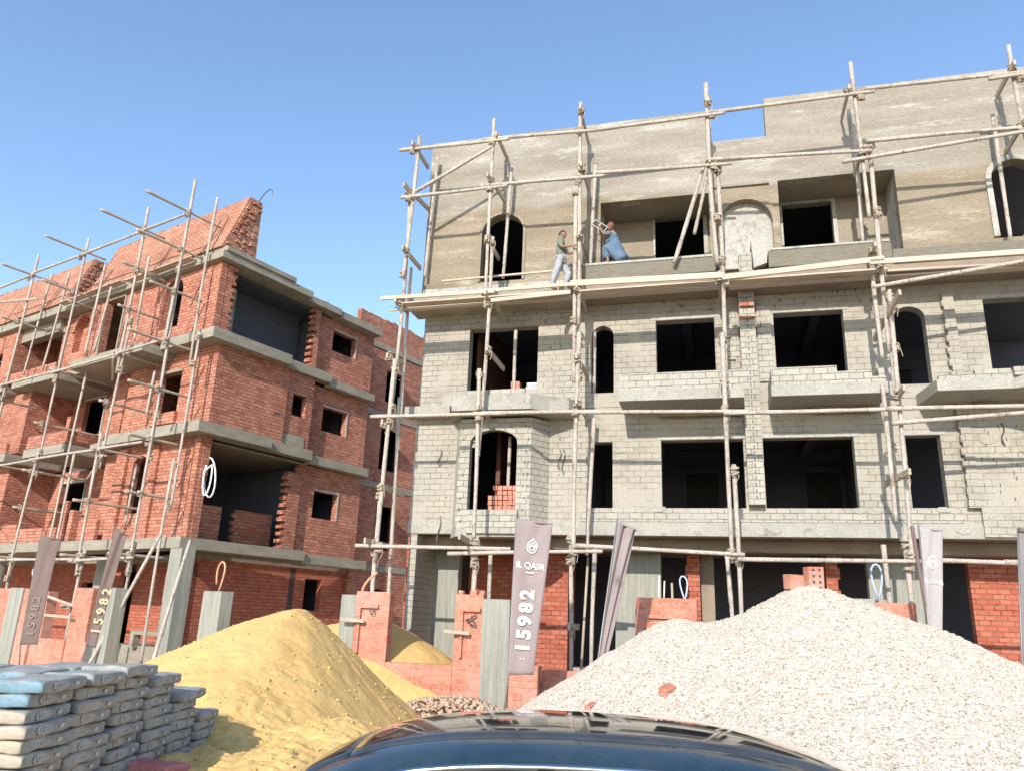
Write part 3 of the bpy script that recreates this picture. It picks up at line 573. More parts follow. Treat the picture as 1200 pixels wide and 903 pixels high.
for u, z in [(u, z) for u in (.15, 2.42, 4.75, 8.08, 11.5, 14.85) for z in (13.95, 12.5, 9.55, 6.4, 3.3)]: LSC.append(FR['f'](u, 1.56, z))
ties(LSC, S1, .075)

# ------------------------------------------------------------------ red brick building
B2 = empty('brick_building', (-9.76, 23.67, 0), R(-34), 'unrendered red brick four-storey building shell with a deep open corner balcony', 'building')
U0 = -20.0
# inner masses
for z0, z1 in ((3.3, 3.55), (7.06, 7.3), (10.25, 10.5), (13.0, 13.3)):
    slab('floor_slab', [(U0, -2.62), (-5.0, -2.62), (-.9, -1.2), (-.9, -7.9), (-1.87, -7.9), (-1.87, -13.28), (U0, -13.28)], z0, z1, 'room_blue' if z0 > 4 else 'ceiling', B2)
for z0, z1 in ((3.56, 7.05), (7.31, 10.24), (10.51, 12.99)): block('room_wall', 'f', U0, -5.6, -5.2, -5.4, z0, z1, 'dark', B2)
block('end_wall', 'f', U0 - .2, U0, -.6, -13.2, 0, 13.0, 'red_dark', B2); block('room_wall', 'f', U0, -2.1, -8.0, -8.2, 0, 3.29, 'dark', B2); block('room_wall', 'f', -5.59, -1.9, -7.6, -7.8, 0, 13.0, 'room_blue', B2)
# slab bands on the front and side
def band(z0, z1, segs, side):
    for s in segs: slab('slab_edge', s, z0, z1, 'concrete_old', B2)
# level 2 slab (z 3.5..3.85)
slab('slab_edge', [(U0, .0), (.0, .0), (.0, -.0), (.0, -4.9), (-.45, -4.9), (-.7, -.7), (U0, -2.6)], 3.50, 3.83, 'concrete_old', B2)
slab('slab_edge', [(-.45, -4.92), (-.12, -4.92), (-.12, -8.1), (-.9, -8.1)], 3.42, 3.74, 'concrete_old', B2)
# level 3 slab (z 7.1..7.46): right bay, gap, balcony to the left
slab('slab_edge', [(-5.5, .0), (.0, .0), (.0, -2.9), (-.3, -2.95), (-.3, -5.0), (-.7, -5.0), (-.7, -.7), (-5.5, -1.4)], 7.10, 7.46, 'concrete_old', B2)
slab('slab_edge', [(-.7, -5.02), (-.42, -5.02), (-.42, -8.1), (-.9, -8.1)], 7.02, 7.34, 'concrete_old', B2)
slab('balcony', [(-11.1, .0), (-8.0, .0), (-8.0, -2.4), (-11.1, -2.4)], 7.10, 7.44, 'concrete_old', B2)
slab('balcony', [(U0, .0), (-12.6, .0), (-12.6, -2.4), (U0, -2.4)], 7.10, 7.44, 'concrete_old', B2)
slab('slab_edge', [(-7.2, -.5), (-5.52, -.3), (-5.52, -1.4), (-7.2, -1.4)], 7.14, 7.4, 'concrete_old', B2)
# level 4 slab
slab('slab_edge', [(-2.9, .0), (.0, .0), (.0, -3.3), (-.35, -3.35), (-.35, -5.6), (-.8, -5.6), (-.8, -.8), (-2.9, -.8)], 10.22, 10.58, 'concrete_old', B2)
slab('balcony', [(-7.6, .62), (-2.92, .62), (-2.92, -.6), (-7.6, -.6)], 10.02, 10.34, 'concrete_old', B2)
slab('slab_edge', [(-9.2, -.2), (-7.62, -.2), (-7.62, -1.2), (-9.2, -1.2)], 10.25, 10.5, 'concrete_old', B2)
slab('balcony', [(-13.4, .0), (-9.9, .0), (-9.9, -2.4), (-13.4, -2.4)], 10.22, 10.55, 'concrete_old', B2)
slab('balcony', [(U0, .0), (-14.2, .0), (-14.2, -2.4), (U0, -2.4)], 10.22, 10.55, 'concrete_old', B2)
slab('slab_edge', [(-.8, -5.62), (-.45, -5.62), (-.45, -8.1), (-.9, -8.1)], 10.12, 10.42, 'concrete_old', B2)
# eaves
slab('eaves', [(U0, .1), (.02, .1), (.02, -3.9), (-.3, -3.9), (-.3, -5.7), (-1.0, -5.7), (-1.0, -2.8), (U0, -2.8)], 13.02, 13.28, 'concrete_old', B2)
slab('eaves', [(U0, .0), (.08, .0), (.08, -3.0), (-.9, -3.0), (-.9, -.9), (U0, -.9)], 13.285, 13.46, 'concrete_old', B2)
slab('eaves', [(-.9, -5.72), (-.35, -5.72), (-.35, -8.1), (-.9, -8.1)], 12.95, 13.25, 'concrete_old', B2)
# sloping brick parapets on the roof
def mansard(u0, u1, right_cut=0.0, zt=15.72):
    mb = MB(); n = 14
    prof = lambda cut: [(0.08 - cut * 0, 13.47), (-.72, zt), (-1.25, zt), (-1.3, 13.47)]
    a = [FR['f'](u0, o, z) for o, z in prof(0)]; b = [FR['f'](u1 , o, z) for o, z in prof(0)]
    mb.add(a + b, [(0, 1, 2, 3), (4, 5, 6, 7), (0, 1, 5, 4), (1, 2, 6, 5), (2, 3, 7, 6), (3, 0, 4, 7)])
    for i in range(int((zt - 13.5) / .1)):
        z = 13.5 + i * .1; k = (z - 13.47) / (zt - 13.47); of = .08 - k * .80
        for uu, sg in ((u0, -1), (u1, 1)):
            d = random.uniform(.0, .1)
            for q in range(4):
                if random.random() < .6: fbox(mb, 'f', uu, uu + sg * random.uniform(.02, .1), of - .08 - q * .3 * (1 - k * .6), of - .08 - q * .3 * (1 - k * .6) - .12, z, z + .085)
    x = u0
    while x < u1 - .2:
        if random.random() < .5: fbox(mb, 'f', x, x + random.uniform(.2, .9), -.74, -1.2, zt, zt + .09)
        x += .9
    return mb.build('roof_parapet', 'roofbrick', B2)
mansard(-8.5, -.15); mansard(-20, -10.2)
mb = MB()
for i in range(9): fbox(mb, 'f', -10.2 + i * .03, -10.1 + random.uniform(0, .6 - i * .05), -.1 - i * .08, -1.2, 13.47 + i * .11, 13.47 + (i + 1) * .11)
for i in range(6): fbox(mb, 'f', -9.5 + i * .17, -8.5, -.2 - i * .08, -1.2, 13.47 + i * .13, 13.47 + (i + 1) * .13)
mb.build('broken_brickwork', 'roofbrick', B2)
# front walls, right bay (off -0.6)
WO = -.6
wall('front_wall', 'f', toothed(-5.2, -.42, 3.84, 7.09), WO, .25, 'red', B2, [arch(-4.3, -3.45, 4.75, 6.72, 6.35)])
wall('front_wall', 'f', rect(-5.5, -.42, 7.47, 10.2), WO, .25, 'red', B2, [rect(-3.58, -2.3, 8.0, 9.55)])
wall('front_wall', 'f', rect(-8.3, -.27, 10.59, 13.01), -.12, .25, 'red', B2, [arch(-3.42, -2.32, 11.05, 12.92, 12.4), rect(-7.2, -5.95, 10.75, 12.9)])
for u0, u1, z0, z1, WW in ((-3.58, -2.3, 8.0, 9.55, WO), (-7.2, -5.95, 10.75, 12.9, -.12)):
    mb = MB(); fbox(mb, 'f', u0 - .05, u1 + .05, WW + .002, WW + .05, z1, z1 + .1)
    if u0 < -5:
        fbox(mb, 'f', u1, u1 + .08, WW + .002, WW + .05, z0, z1); fbox(mb, 'f', u0 - .08, u0, WW + .002, WW + .05, z0, z1)
    mb.build('window_surround', 'concrete_old', B2)
mb = MB(); panel(mb, 'f', [(-3.6, 7.7), (-2.2, 7.7), (-2.2, 8.1), (-2.9, 8.1), (-3.3, 8.05), (-3.6, 8.0)], WO + .12, .1); mb.build('sill_blocks', 'red', B2)
for (u0, u1, z0, z1) in ((-.75, -.45, 3.84, 7.09),):
    wall('corner_pier', 'f', toothed(u0, u1, z0, z1, right=False), WO + .14, .13, 'red', B2)
for z0, z1, ua, oo in ((3.84, 7.09, .48, -.46), (10.59, 13.01, .375, -.28)):
    wall('toothed_return', 's', toothed(ua, ua + .42, z0, z1, right=True, step=.125, d=.16), oo, .25, 'red', B2)
mb = MB(); fbox(mb, 'f', -5.2, -4.6, WO + .001, WO + .12, 3.85, 7.0); fbox(mb, 'f', -3.1, -2.75, WO + .001, WO + .1, 3.85, 7.0); mb.build('pilaster', 'red', B2)
block('front_wall', 'f', -5.2, -4.95, WO - .251, -1.4, 3.84, 7.09, 'red', B2); block('front_wall', 'f', -5.5, -5.25, WO - .251, -1.3, 7.47, 10.2, 'red', B2)
slab('slab_edge', [(-8.0, -1.2), (-5.52, -1.41), (-5.52, -2.6), (-7.98, -2.6)], 7.12, 7.40, 'concrete_old', B2); slab('slab_edge', [(-7.6, -1.21), (-5.0, -1.0), (-5.0, -2.6), (-11, -2.6), (-11, -2.41), (-9.2, -2.41), (-9.2, -1.21)], 10.24, 10.52, 'concrete_old', B2)
# tiny niche arch and blind arch
wall('front_wall', 'f', rect(-7.0, -5.21, 3.84, 7.09), -1.1, .25, 'red', B2, [rect(-6.2, -5.7, 4.3, 6.2)])
wall('niche_back', 'f', rect(-6.4, -5.5, 4.0, 6.4), -1.36, .1, 'red', B2)
wall('front_wall', 'f', rect(-7.3, -5.51, 7.45, 10.2), -1.0, .25, 'red', B2, [arch(-6.35, -5.8, 7.6, 9.55, 9.2)])
wall('niche_back', 'f', rect(-6.6, -5.6, 7.4, 9.8), -1.26, .1, 'red', B2)
wall('front_wall', 'f', rect(-11.0, -8.31, 10.56, 13.01), -.5, .25, 'red', B2, [arch(-10.05, -8.8, 11.4, 12.9)])
wall('niche_back', 'f', rect(-10.9, -8.4, 10.6, 13.0), -.76, .1, 'red', B2)
o_ = MB(); c_ = (-9.425, 12.27)
poly = [(c_[0] + .80 * math.cos(t * math.pi / 12), c_[1] + .80 * math.sin(t * math.pi / 12)) for t in range(13)] + [(c_[0] + .625 * math.cos(t * math.pi / 12), c_[1] + .625 * math.sin(t * math.pi / 12)) for t in range(12, -1, -1)]
panel(o_, 'f', poly, -.42, .079); o_.build('arch_trim', 'roofbrick', B2)
# recess walls at off -2.4 with framed windows
wall('recess_wall', 'f', rect(U0, -5.5, 7.45, 10.2), -2.4, .2, 'red', B2, [rect(-11.9, -10.3, 8.55, 10.1), rect(-17.2, -15.8, 8.2, 9.8)])
wall('recess_wall', 'f', rect(U0, -5.2, 3.84, 7.05), -2.4, .2, 'red', B2, [rect(-12.5, -10.6, 4.6, 6.55), rect(-17.4, -16, 4.5, 6.4)])
wall('recess_wall', 'f', rect(U0, -8.9, 10.56, 13.0), -2.4, .2, 'red', B2, [rect(-13.6, -12.2, 10.9, 12.2), rect(-18.0, -16.9, 10.9, 12.6)])
for u0, u1, z0, z1 in ((-11.9, -10.3, 8.55, 10.1), (-12.5, -10.6, 4.6, 6.55)):
    mb = MB(); fbox(mb, 'f', u0 - .07, u1 + .07, -2.398, -2.34, z1, z1 + .09); fbox(mb, 'f', u1, u1 + .07, -2.398, -2.34, z0, z1); mb.build('window_surround', 'plaster_pale', B2)
# left bay with its side wall
for z0, z1, ub in ((3.84, 7.09, -13.3), (7.45, 10.2, -12.9), (10.56, 13.01, -14.2)):
    wall('front_wall', 'f', rect(U0, ub, z0, z1), WO if z0 < 10 else -.13, .25, 'red', B2, [rect(-16.6, -15.2, z0 + .9, z1 - .9)])
    block('bay_side_wall', 'f', ub - .25, ub, (WO if z0 < 10 else -.13) - .251, -2.39, z0, z1, 'red', B2)
block('lintel_beam', 'f', -14.19, -11.01, -.3, -.7, 12.45, 13.0, 'plaster_low', B2)
# balcony parapets
def par(u0, u1, z0, z1, off=-.02, post=None):
    mb = MB(); fbox(mb, 'f', u0, u1, off, off - .12, z0, z1)
    if post: fbox(mb, 'f', u1 - .25, u1 + .003, off + .003, off - .123, z0, z1 + post)
    mb.build('balcony_parapet', 'red', B2)
par(-11.0, -8.02, 7.45, 7.95, post=.5); par(U0, -12.65, 7.45, 7.85); par(-13.2, -7.0, 3.84, 4.35, post=.9); par(-13.2, -11.0, 3.84, 4.6, -.3); par(U0, -13.6, 3.84, 4.3); par(-15.0, -10.1, 10.56, 10.9)
for u0, z0 in ((-8.03, 7.45), (-7.01, 3.84)): mb = MB(); fbox(mb, 's', .16, 2.39, u0 - .12, u0, z0, z0 + .5); mb.build('balcony_parapet', 'red', B2)
mb = MB(); fbox(mb, 's', .0, .3, -6.7, -6.45, 3.84, 4.9); fbox(mb, 'f', -6.45, -5.3, -.25, -.37, 3.84, 4.55); mb.build('balcony_parapet', 'red', B2)
# side face: plane A (off -0.45) up to u 4.9, B (-0.7) to 7.6, C (-1.6) beyond
SA, SB, SC_ = -.42, -.68, -1.6
wall('side_wall', 's', rect(.86, 3.62, 7.47, 10.21), SA, .25, 'red', B2, [])
wall('side_wall', 's', rect(3.621, 4.92, 7.35, 10.21), SA - .10, .25, 'red', B2, [rect(3.98, 4.62, 8.62, 9.42)])
mb = MB(); fbox(mb, 's', 3.64, 4.7, SA - .099, SA - .07, 7.36, 7.9, .02); mb.build('concrete_patch', 'concrete_old', B2)
mb = MB(); fbox(mb, 's', 3.16, 3.42, SA + .001, SA + .004, 8.42, 8.52); mb.build('painted_putlog_hole', 'wire', B2)  # thin dark patch painting the shade inside a hole
wall('side_wall', 's', rect(4.93, 7.95, 7.35, 10.11), SB - .15, .25, 'red', B2, [rect(5.75, 7.0, 8.45, 9.4)])
wall('side_wall', 's', rect(4.93, 7.95, 10.43, 12.94), SB - .15, .25, 'red', B2, [rect(5.85, 7.1, 11.72, 12.55)])
wall('side_wall', 's', rect(4.93, 7.95, 3.75, 7.01), SB - .15, .25, 'red', B2, [rect(5.75, 6.95, 5.15, 6.15)])
wall('end_pier', 's', toothed(4.25, 4.92, 3.84, 6.6, left=True, step=.125, d=.2), SB + .02, .3, 'red', B2)
wall('end_pier', 's', toothed(4.55, 4.92, 10.59, 12.98, left=True, step=.125, d=.22), SB + .1, .3, 'red', B2)
for (u0, u1, z0, z1) in ((5.75, 7.0, 8.45, 9.4), (5.85, 7.1, 11.72, 12.55), (5.75, 6.95, 5.15, 6.15)):
    mb = MB(); fbox(mb, 's', u0 - .05, u1 + .06, SB - .149, SB - .12, z1, z1 + .07); fbox(mb, 's', u1, u1 + .06, SB - .149, SB - .12, z0, z1); mb.build('window_surround', 'plaster_pale', B2)
    block('room_wall', 's', u0 - .3, u1 + .4, SB - 1.9, SB - 2.0, z0 - .6, z1 + .2, 'dark', B2)
# third plane, further back
wall('side_wall', 's', rect(7.9, 13.5, 0, 13.0), SC_, .25, 'red', B2, [rect(9.9, 11.05, 10.75, 12.2), rect(9.85, 11.1, 7.75, 9.65), rect(9.95, 11.1, 4.4, 6.24), rect(9.9, 10.9, 1.2, 2.8)])
wall('return_wall', 'f', rect(SC_ , SB - .16, 0, 13.0), -7.95, .2, 'red', B2)
for z in (10.0, 6.9, 3.5): slab('slab_edge', [(SC_ + .04, -7.97), (SC_ + .04, -13.5), (SC_ - .2, -13.5), (SC_ - .2, -7.97)], z, z + .26, 'concrete_old', B2)
slab('slab_edge', [(SC_ + .05, -7.97), (SC_ + .05, -13.5), (SC_ - .2, -13.5), (SC_ - .2, -7.97)], 13.01, 13.25, 'concrete_old', B2)
block('room_wall', 's', 8.2, 13.4, SC_ - 2.4, SC_ - 2.5, 0, 13, 'dark', B2)
block('end_wall', 'f', -9, SC_ - .26, -13.3, -13.5, 0, 13.0, 'red_dark', B2)
mb = MB()
x = 8.2
top = [(8.15, 13.26)]
while x < 13.2: top += [(x, 14.55 + random.uniform(-.03, .1)), (x + .5, 14.5 + random.uniform(-.03, .06))]; x += .52
panel(mb, 's', [(8.15, 13.26), (13.5, 13.26)] + top[:0:-1], SC_ - .2, .25); mb.build('roof_parapet', 'red', B2)
mb = MB()
prev = 5.3
for u, h in ((5.0, .22), (5.3, .35), (5.55, .22), (6.0, .12), (6.3, .25), (6.8, .1), (7.2, .14), (7.5, .3)): fbox(mb, 's', u, u + .26, SB - .2, SB - .4, 13.26, 13.26 + h, .015)
mb.build('broken_brickwork', 'red', B2)
# open corner room, level 4 and level 2
for z0, z1, ub in ((10.59, 13.01, 5.2), (3.84, 7.05, 5.2)):
    block('room_wall', 'f', -6.0, -1.09, -ub - .15, -ub - .35, z0, z1, 'room_blue', B2)
    block('room_wall', 's', 1.45 if z0 < 5 else .9, 5.0, -6.2 if z0 < 5 else -2.1, -6.0 if z0 < 5 else -1.9, z0, z1, 'room_blue', B2)
block('column', 's', 1.55, 1.85, -1.89, -1.7, 10.59, 13.0, 'concrete', B2)
block('ceiling', 'f', -6.0, -.75, -.87, -5.2, 6.98, 7.055, 'ceiling', B2); block('ceiling', 'f', -6.0, -.75, -.87, -5.3, 12.93, 12.99, 'room_blue', B2)
block('ceiling', 'f', -6.0, -.75, -.9, -5.3, 3.70, 3.78, 'dark', B2)
wall('room_wall', 's', toothed(.9, 2.15, 3.84, 5.05, step=.125), -1.2, .12, 'red', B2)
wall('room_wall', 's', toothed(2.9, 4.6, 3.84, 5.1, left=True, right=False, step=.125, d=.12), -1.6, .12, 'red', B2)
# ground floor
wall('side_wall', 's', rect(.95, 8.0, 0, 3.49), -1.0, .25, 'red_dark', B2, [rect(5.95, 6.75, 1.85, 2.95)])
block('room_wall', 's', 5.5, 7.2, -2.5, -2.4, 0, 3.4, 'dark', B2)
block('column', 'f', -.45, .12, -.02, -.5, 0, 3.49, 'boardmark', B2)
block('column', 'f', -3.1, -2.6, -2.0, -2.4, 0, 3.49, 'boardmark', B2); block('column', 'f', -8.0, -7.4, -2.0, -2.4, 0, 3.49, 'boardmark', B2); block('column', 'f', -13.0, -12.5, -.5, -.9, 0, 3.49, 'boardmark', B2)
wall('ground_wall', 'f', toothed(-2.3, -1.0, 0, 3.2), -1.2, .25, 'red_dark', B2); wall('ground_wall', 'f', toothed(-7.3, -4.6, 0, 3.49), -3.2, .25, 'red_dark', B2)
wall('ground_wall', 'f', rect(U0, -8.0, 0, 3.49), -3.2, .25, 'red_dark', B2, [rect(-11, -9.6, .4, 2.6)])
wall('ground_wall', 'f', rect(-4.6, -1.0, 0, 3.49), -5.2, .25, 'dark', B2)
block('plinth', 'f', -5.0, -.6, -1.2, -3.5, 0, .55, 'concrete_old', B2)
mb = MB(); fbox(mb, 'f', -3.4, -1.6, -1.0, -1.3, .9, 1.02); fbox(mb, 'f', -3.4, -3.2, -1.0, -1.25, .5, .9); mb.build('site_bench', 'concrete_old', B2)
# bent rebar on the roof corner
mb = MB(); mb.tube([FR['f'](-.2 + .75 * math.sin(t * .19) , -1.1, 15.72 + .34 * math.sin(t * .37)) for t in range(9)], .018, 5); mb.build('bent_rebar', 'wire', B2)

# ------------------------------------------------------------------ left scaffold
S2 = empty('timber_scaffold', (-9.76, 23.67, 0), R(-34), 'lashed timber pole scaffold along the front of the red brick building', 'scaffold')
LSC = []
upright([(-.86, 15.7, -1.0, 9.8), (-1.02, 12.6, -.9, 6.0), (-.78, 7.6, -.8, 2.6), (-.85, 3.6, -1.1, 0)], 1.0, S2, .050)
upright([(-3.50, 15.4, -3.52, 9.2), (-3.40, 11.2, -3.62, 6.0), (-3.75, 7.2, -3.6, 2.6), (-3.55, 3.4, -3.7, 0)], 1.0, S2, .050)
upright([(-7.35, 15.15, -7.55, 9.4), (-7.7, 11.6, -7.75, 6.0), (-7.65, 7.0, -7.95, 2.4), (-8.1, 3.4, -8.1, 0)], 1.0, S2, .050)
upright([(-11.25, 15.4, -11.5, 9.2), (-11.65, 10.4, -11.8, 5.0), (-11.9, 6.0, -12, 0)], 1.0, S2, .050)
upright([(-15, 15.4, -15.2, 8.2), (-15.4, 9.4, -15.4, 0)], 1.0, S2, .050)
upright([(-.64, 15.35, -.66, 9.2), (-.56, 10.4, -.6, 4.6), (-.66, 6.2, -.62, 0)], .22, S2, .05)
for off, lst in ((.78, [(-3.25, 13.5, -3.2, 10.36), (-6.15, 13.9, -6.3, 10.36), (-5.4, 12.8, -5.7, 10.36)]), (.15, [(-11.7, 15.0, -12.2, 10.6), (-10.2, 14.7, -10.7, 10.6), (-7.2, 10.2, -7.4, 3.0), (-6.9, 6.9, -6.9, 0), (-3.3, 3.4, -3.3, 0), (-2.7, 9.4, -2.75, 7.9)]),
                 (-.4, [(-3.35, 12.6, -3.4, 10.9), (-3.75, 6.4, -3.8, 4.4)])):
    for ua, za, ub, zb in lst: pole('inner_pole', FR['f'](ua, off, za), FR['f'](ub, off, zb), .048, 'wood', S2, .015)
RO = 1.1
for a in [(-14.6, 14.47, -11, 14.45), (-11.3, 14.52, -7.1, 14.42), (-7.5, 14.44, -3.3, 14.38), (-3.9, 14.42, -.85, 14.36), (-14.6, 13.9, -10.2, 13.2),
          (-12.3, 9.85, -7.5, 9.82), (-7.9, 9.8, -3.4, 9.83), (-3.9, 9.85, -.9, 9.9), (-15.5, 6.5, -11, 6.58), (-11.6, 6.55, -7.3, 6.58), (-8, 6.6, -3.4, 6.58), (-3.9, 6.6, -1.1, 6.6),
          (-15, 3.1, -8, 3.12), (-8.6, 3.12, -3.4, 3.1), (-4, 3.05, -.5, 3.12)]:
    pole('ledger_pole', FR['f'](a[0], RO, a[1]), FR['f'](a[2], RO, a[3]), .05, 'wood', S2, .010)
pole('ledger_pole', FR['f'](-3.2, 1.1, 6.35), FR['f'](-5.6, .2, 5.9), .05, 'wood', S2); pole('ledger_pole', FR['f'](-3.7, 1.1, 9.75), FR['f'](-5.2, .2, 9.4), .05, 'wood', S2)
def putlog2(u, z, o0=1.7, o1=-.1, tilt=0, du=0): pole('putlog', FR['f'](u, o0, z), FR['f'](u + du, o1, z + tilt), .05, 'wood2', S2, .01); LSC.append(FR['f'](u, 1.05, z))
for a in [(-.85, 14.45, 2.6, -.2), (-3.5, 14.52, 2.6, .2), (-7.4, 14.6, 2.5, .2), (-11.3, 14.5, 2.2, 0), (-3.45, 13.0, 1.6, -1.0), (-7.6, 13.0, 2.2, -.3), (-3.4, 12.9, 1.2, -.6), (-7.6, 12.6, 1.2, -.6), (-.95, 13.1, 2.6, .2), (-11.6, 12.5, 1.7, -.2),
          (-.9, 11.6, 1.9, .0), (-.92, 9.85, 2.3, .0), (-3.6, 9.9, 1.2, -1), (-7.7, 9.9, 1.2, -1), (-3.5, 11.5, 1.4, -.4), (-.9, 8.3, 2.0, -.2), (-3.7, 8.2, 1.3, -1.0), (-7.8, 7.9, 1.3, -1), (-.85, 6.7, 1.7, .0), (-3.6, 6.6, 1.3, -.5), (-7.9, 6.2, 1.3, -1),
          (-.8, 5.0, 1.5, 0), (-3.7, 4.9, 1.5, -1.2), (-8, 4.9, 1.3, -1.2), (-.8, 3.2, 1.7, -.3), (-3.6, 3.2, 1.6, -.8), (-8, 3.2, 1.6, -1), (-8.0, 1.8, 1.3, -.5), (-3.6, 1.7, 1.3, -.5), (-11.8, 9.3, 1.4, -.5), (-11.9, 6.8, 1.4, -.5)]: putlog2(*a)
for u0, u1, z in ((-5.2, -1.4, 13.15), (-9.9, -5.6, 13.2)): board('plank', FR['f'](u0, .32, z), FR['f'](u1, .30, z + .05), .04, .3, 'plank', S2)
for u, z in [(u, z) for u in (-.88, -3.55, -7.65, -11.6) for z in (14.4, 9.85, 6.58, 3.1)]: LSC.append(FR['f'](u, 1.04, z))
ties(LSC, S2, .07)

# ------------------------------------------------------------------ garden fence, right run (off 2.35 in front of the grey building)
FO = 2.35
F1 = empty('brick_fence', (-2.7, 20, 0), R(-15), 'unfinished brick garden wall with square openings in front of the grey building', 'garden wall')
def fblock(name, u0, u1, z0, z1, mat, parent, o=FO, t=.25, fr='f'): return block(name, fr, u0, u1, o, o - t, z0, z1, mat, parent, bevel=.008)
fblock('concrete_post', -.32, .06, 0, 2.2, 'boardmark', F1, FO - .05)
fblock('brick_post', .065, .86, 0, 2.28, 'red_fence', F1)
fblock('low_wall', .865, 2.36, 0, .84, 'red_fence', F1)
fblock('brick_post', 2.365, 2.98, 0, 2.28, 'red_fence', F1)
fblock('concrete_post', 2.985, 3.58, 0, 2.2, 'boardmark', F1, FO + .06, .3)
fblock('brick_post', 3.585, 4.22, 0, .92, 'red_fence', F1, FO); fblock('brick_post', 3.585, 3.75, .925, 2.3, 'red_fence', F1, FO - .02)
fblock('low_wall', 4.225, 7.0, 0, .84, 'red_fence', F1, FO - .25)
fblock('brick_post', 6.15, 7.36, .845, 2.33, 'red_fence', F1, FO - .1)
fblock('concrete_post', 10.2, 10.62, 0, 2.42, 'concrete', F1, FO + .03)
fblock('low_wall', 7.37, 10.19, 0, .84, 'red_fence', F1, FO - .25)
fblock('brick_post', 10.625, 11.32, 0, 2.36, 'red_fence', F1)
fblock('low_wall', 11.325, 17, 0, .7, 'red_fence', F1, FO - .25)
# recessed cable niches in the posts: shadowed frame strips
for u0, u1 in ((.2, .58), (2.55, 2.9), (6.4, 7.1), (10.75, 11.15)):
    o_ = FO + (.0 if not 6 < u0 < 7 else -.1)
    mb = MB(); fbox(mb, 'f', u0 - .04, u1 + .04, o_ + .002, o_ + .07, 1.93, 2.0); fbox(mb, 'f', u0 - .04, u0 + .02, o_ + .002, o_ + .07, 1.0, 1.929); mb.build('post_rib', 'red_fence', F1)
for u, z in ((-.1, 1.68), (2.3, 1.52)): board('timber_spacer', FR['f'](u - .1, FO + .16, z), FR['f'](u + .45, FO + .12, z - .03), .07, .05, 'wood2', F1)
mb = MB(); mb.tube([FR['f'](2.75 + .12 * math.sin(k * .9), FO + .09, 1.95 - .12 * abs(math.cos(k * .7)) - .02 * k) for k in range(12)], .014, 5); mb.tube([FR['f'](.5 + .05 * math.cos(k * .8), FO + .09, 1.86 + .07 * math.sin(k * .8)) for k in range(8)], .012, 5, closed=True); mb.build('cable_loop', 'wire', F1)
mb = MB(); mb.tube([FR['f'](10.98 + .02 * k, FO + .07 + .02 * math.sin(k), 1.95 - .09 * k) for k in range(7)], .014, 5); mb.tube([FR['f'](11.0 + .035 * k, FO + .08, 1.93 - .01 * k * k) for k in range(7)], .014, 5); mb.build('cable_loop', 'wire', F1)
mb = MB()
for u in (2.42, 2.72, 2.9): fbox(mb, 'f', u, u + .1, FO - .02, FO - .14, 2.281, 2.36, .01)
mb.build('loose_brick', 'red_fence', F1)
# left run, in front of the brick building
F2 = empty('brick_fence', (-9.76, 23.67, 0), R(-34), 'unfinished brick garden wall with concrete posts in front of the red brick building', 'garden wall')
def f2(name, u0, u1, z0, z1, mat, o=4.0, t=.25): return block(name, 'f', u0, u1, o, o - t, z0, z1, mat, F2, bevel=.008)
f2('low_wall', -6, -.92, 0, .95, 'red_fence'); f2('brick_post', -2.0, -.92, .955, 2.1, 'red_fence')
f2('concrete_post', -.9, -.22, 0, 2.12, 'boardmark', 4.04, .3); f2('brick_post', -.215, .45, 0, 2.1, 'red_fence')
f2('brick_panel', .451, .84, 0, 2.05, 'red_fence', 3.93)
f2('low_wall', .845, 2.12, 0, .96, 'red_fence'); f2('brick_post', 2.125, 2.9, 0, 2.15, 'red_fence', 3.96)
f2('low_wall', 2.901, 3.2, 0, .96, 'red_fence'); f2('concrete_post', 3.25, 3.98, 0, 2.16, 'boardmark', 4.05, .3)
f2('concrete_post', 7.08, 7.66, 0, 2.13, 'boardmark', 4.0, .3)
board('timber_spacer', FR['f'](1.2, 4.2, 1.5), FR['f'](2.4, 4.1, 1.48), .06, .05, 'wood2', F2); board('timber_spacer', FR['f'](.9, 4.2, 2.0), FR['f'](1.7, 3.6, 1.7), .06, .05, 'wood2', F2)
# leaning poles tied at the fence near the corner
pole('leaning_pole', FR['f'](3.6, 4.3, .1), FR['f'](4.3, 3.4, 3.4), .045, 'wood', F2); pole('leaning_pole', FR['f'](5.9, 4.2, .1), FR['f'](4.9, 3.0, 3.3), .045, 'wood', F2); 
block('pallet', 'f', 4.6, 6.6, 2.6, 1.8, .35, .5, 'concrete', F2)

# conduit loops
def conduit(name, pts, r, mat, label):
    mb = MB(); mb.tube(pts, r, 6); o = mb.build(name, mat, None, smooth=True); return tag(o, label, 'conduit')
def W(F, u, off, z):
    o, a = F; x, y, _ = FR['f'](u, off, z); c, s_ = math.cos(a), math.sin(a); return (o[0] + c * x - s_ * y, o[1] + s_ * x + c * y, z)
G1 = ((-2.7, 20), R(-15)); G2 = ((-9.76, 23.67), R(-34))
c1 = [W(G2, -.12 + .30 * math.sin(t * .42), -.75 + .1 * math.cos(t * .42), 5.75 + .62 * math.cos(t * .42)) for t in range(13)]
conduit('conduit_loop', c1 + [W(G2, -.16 + .2 * math.sin(t * .42), -.7, 5.75 + .58 * math.cos(t * .42)) for t in range(2, 14)], .028, 'conduit_w', 'white conduit coil hanging at the open corner of the brick building')
p3 = [W(G2, 7.35 + .12 * math.sin(t * .5), 3.85, 2.1 + .62 * math.sin(t * .26)) for t in range(12)]
conduit('conduit_loop', p3, .02, 'conduit_o', 'orange conduit loop sticking out of the short concrete post by the sand')
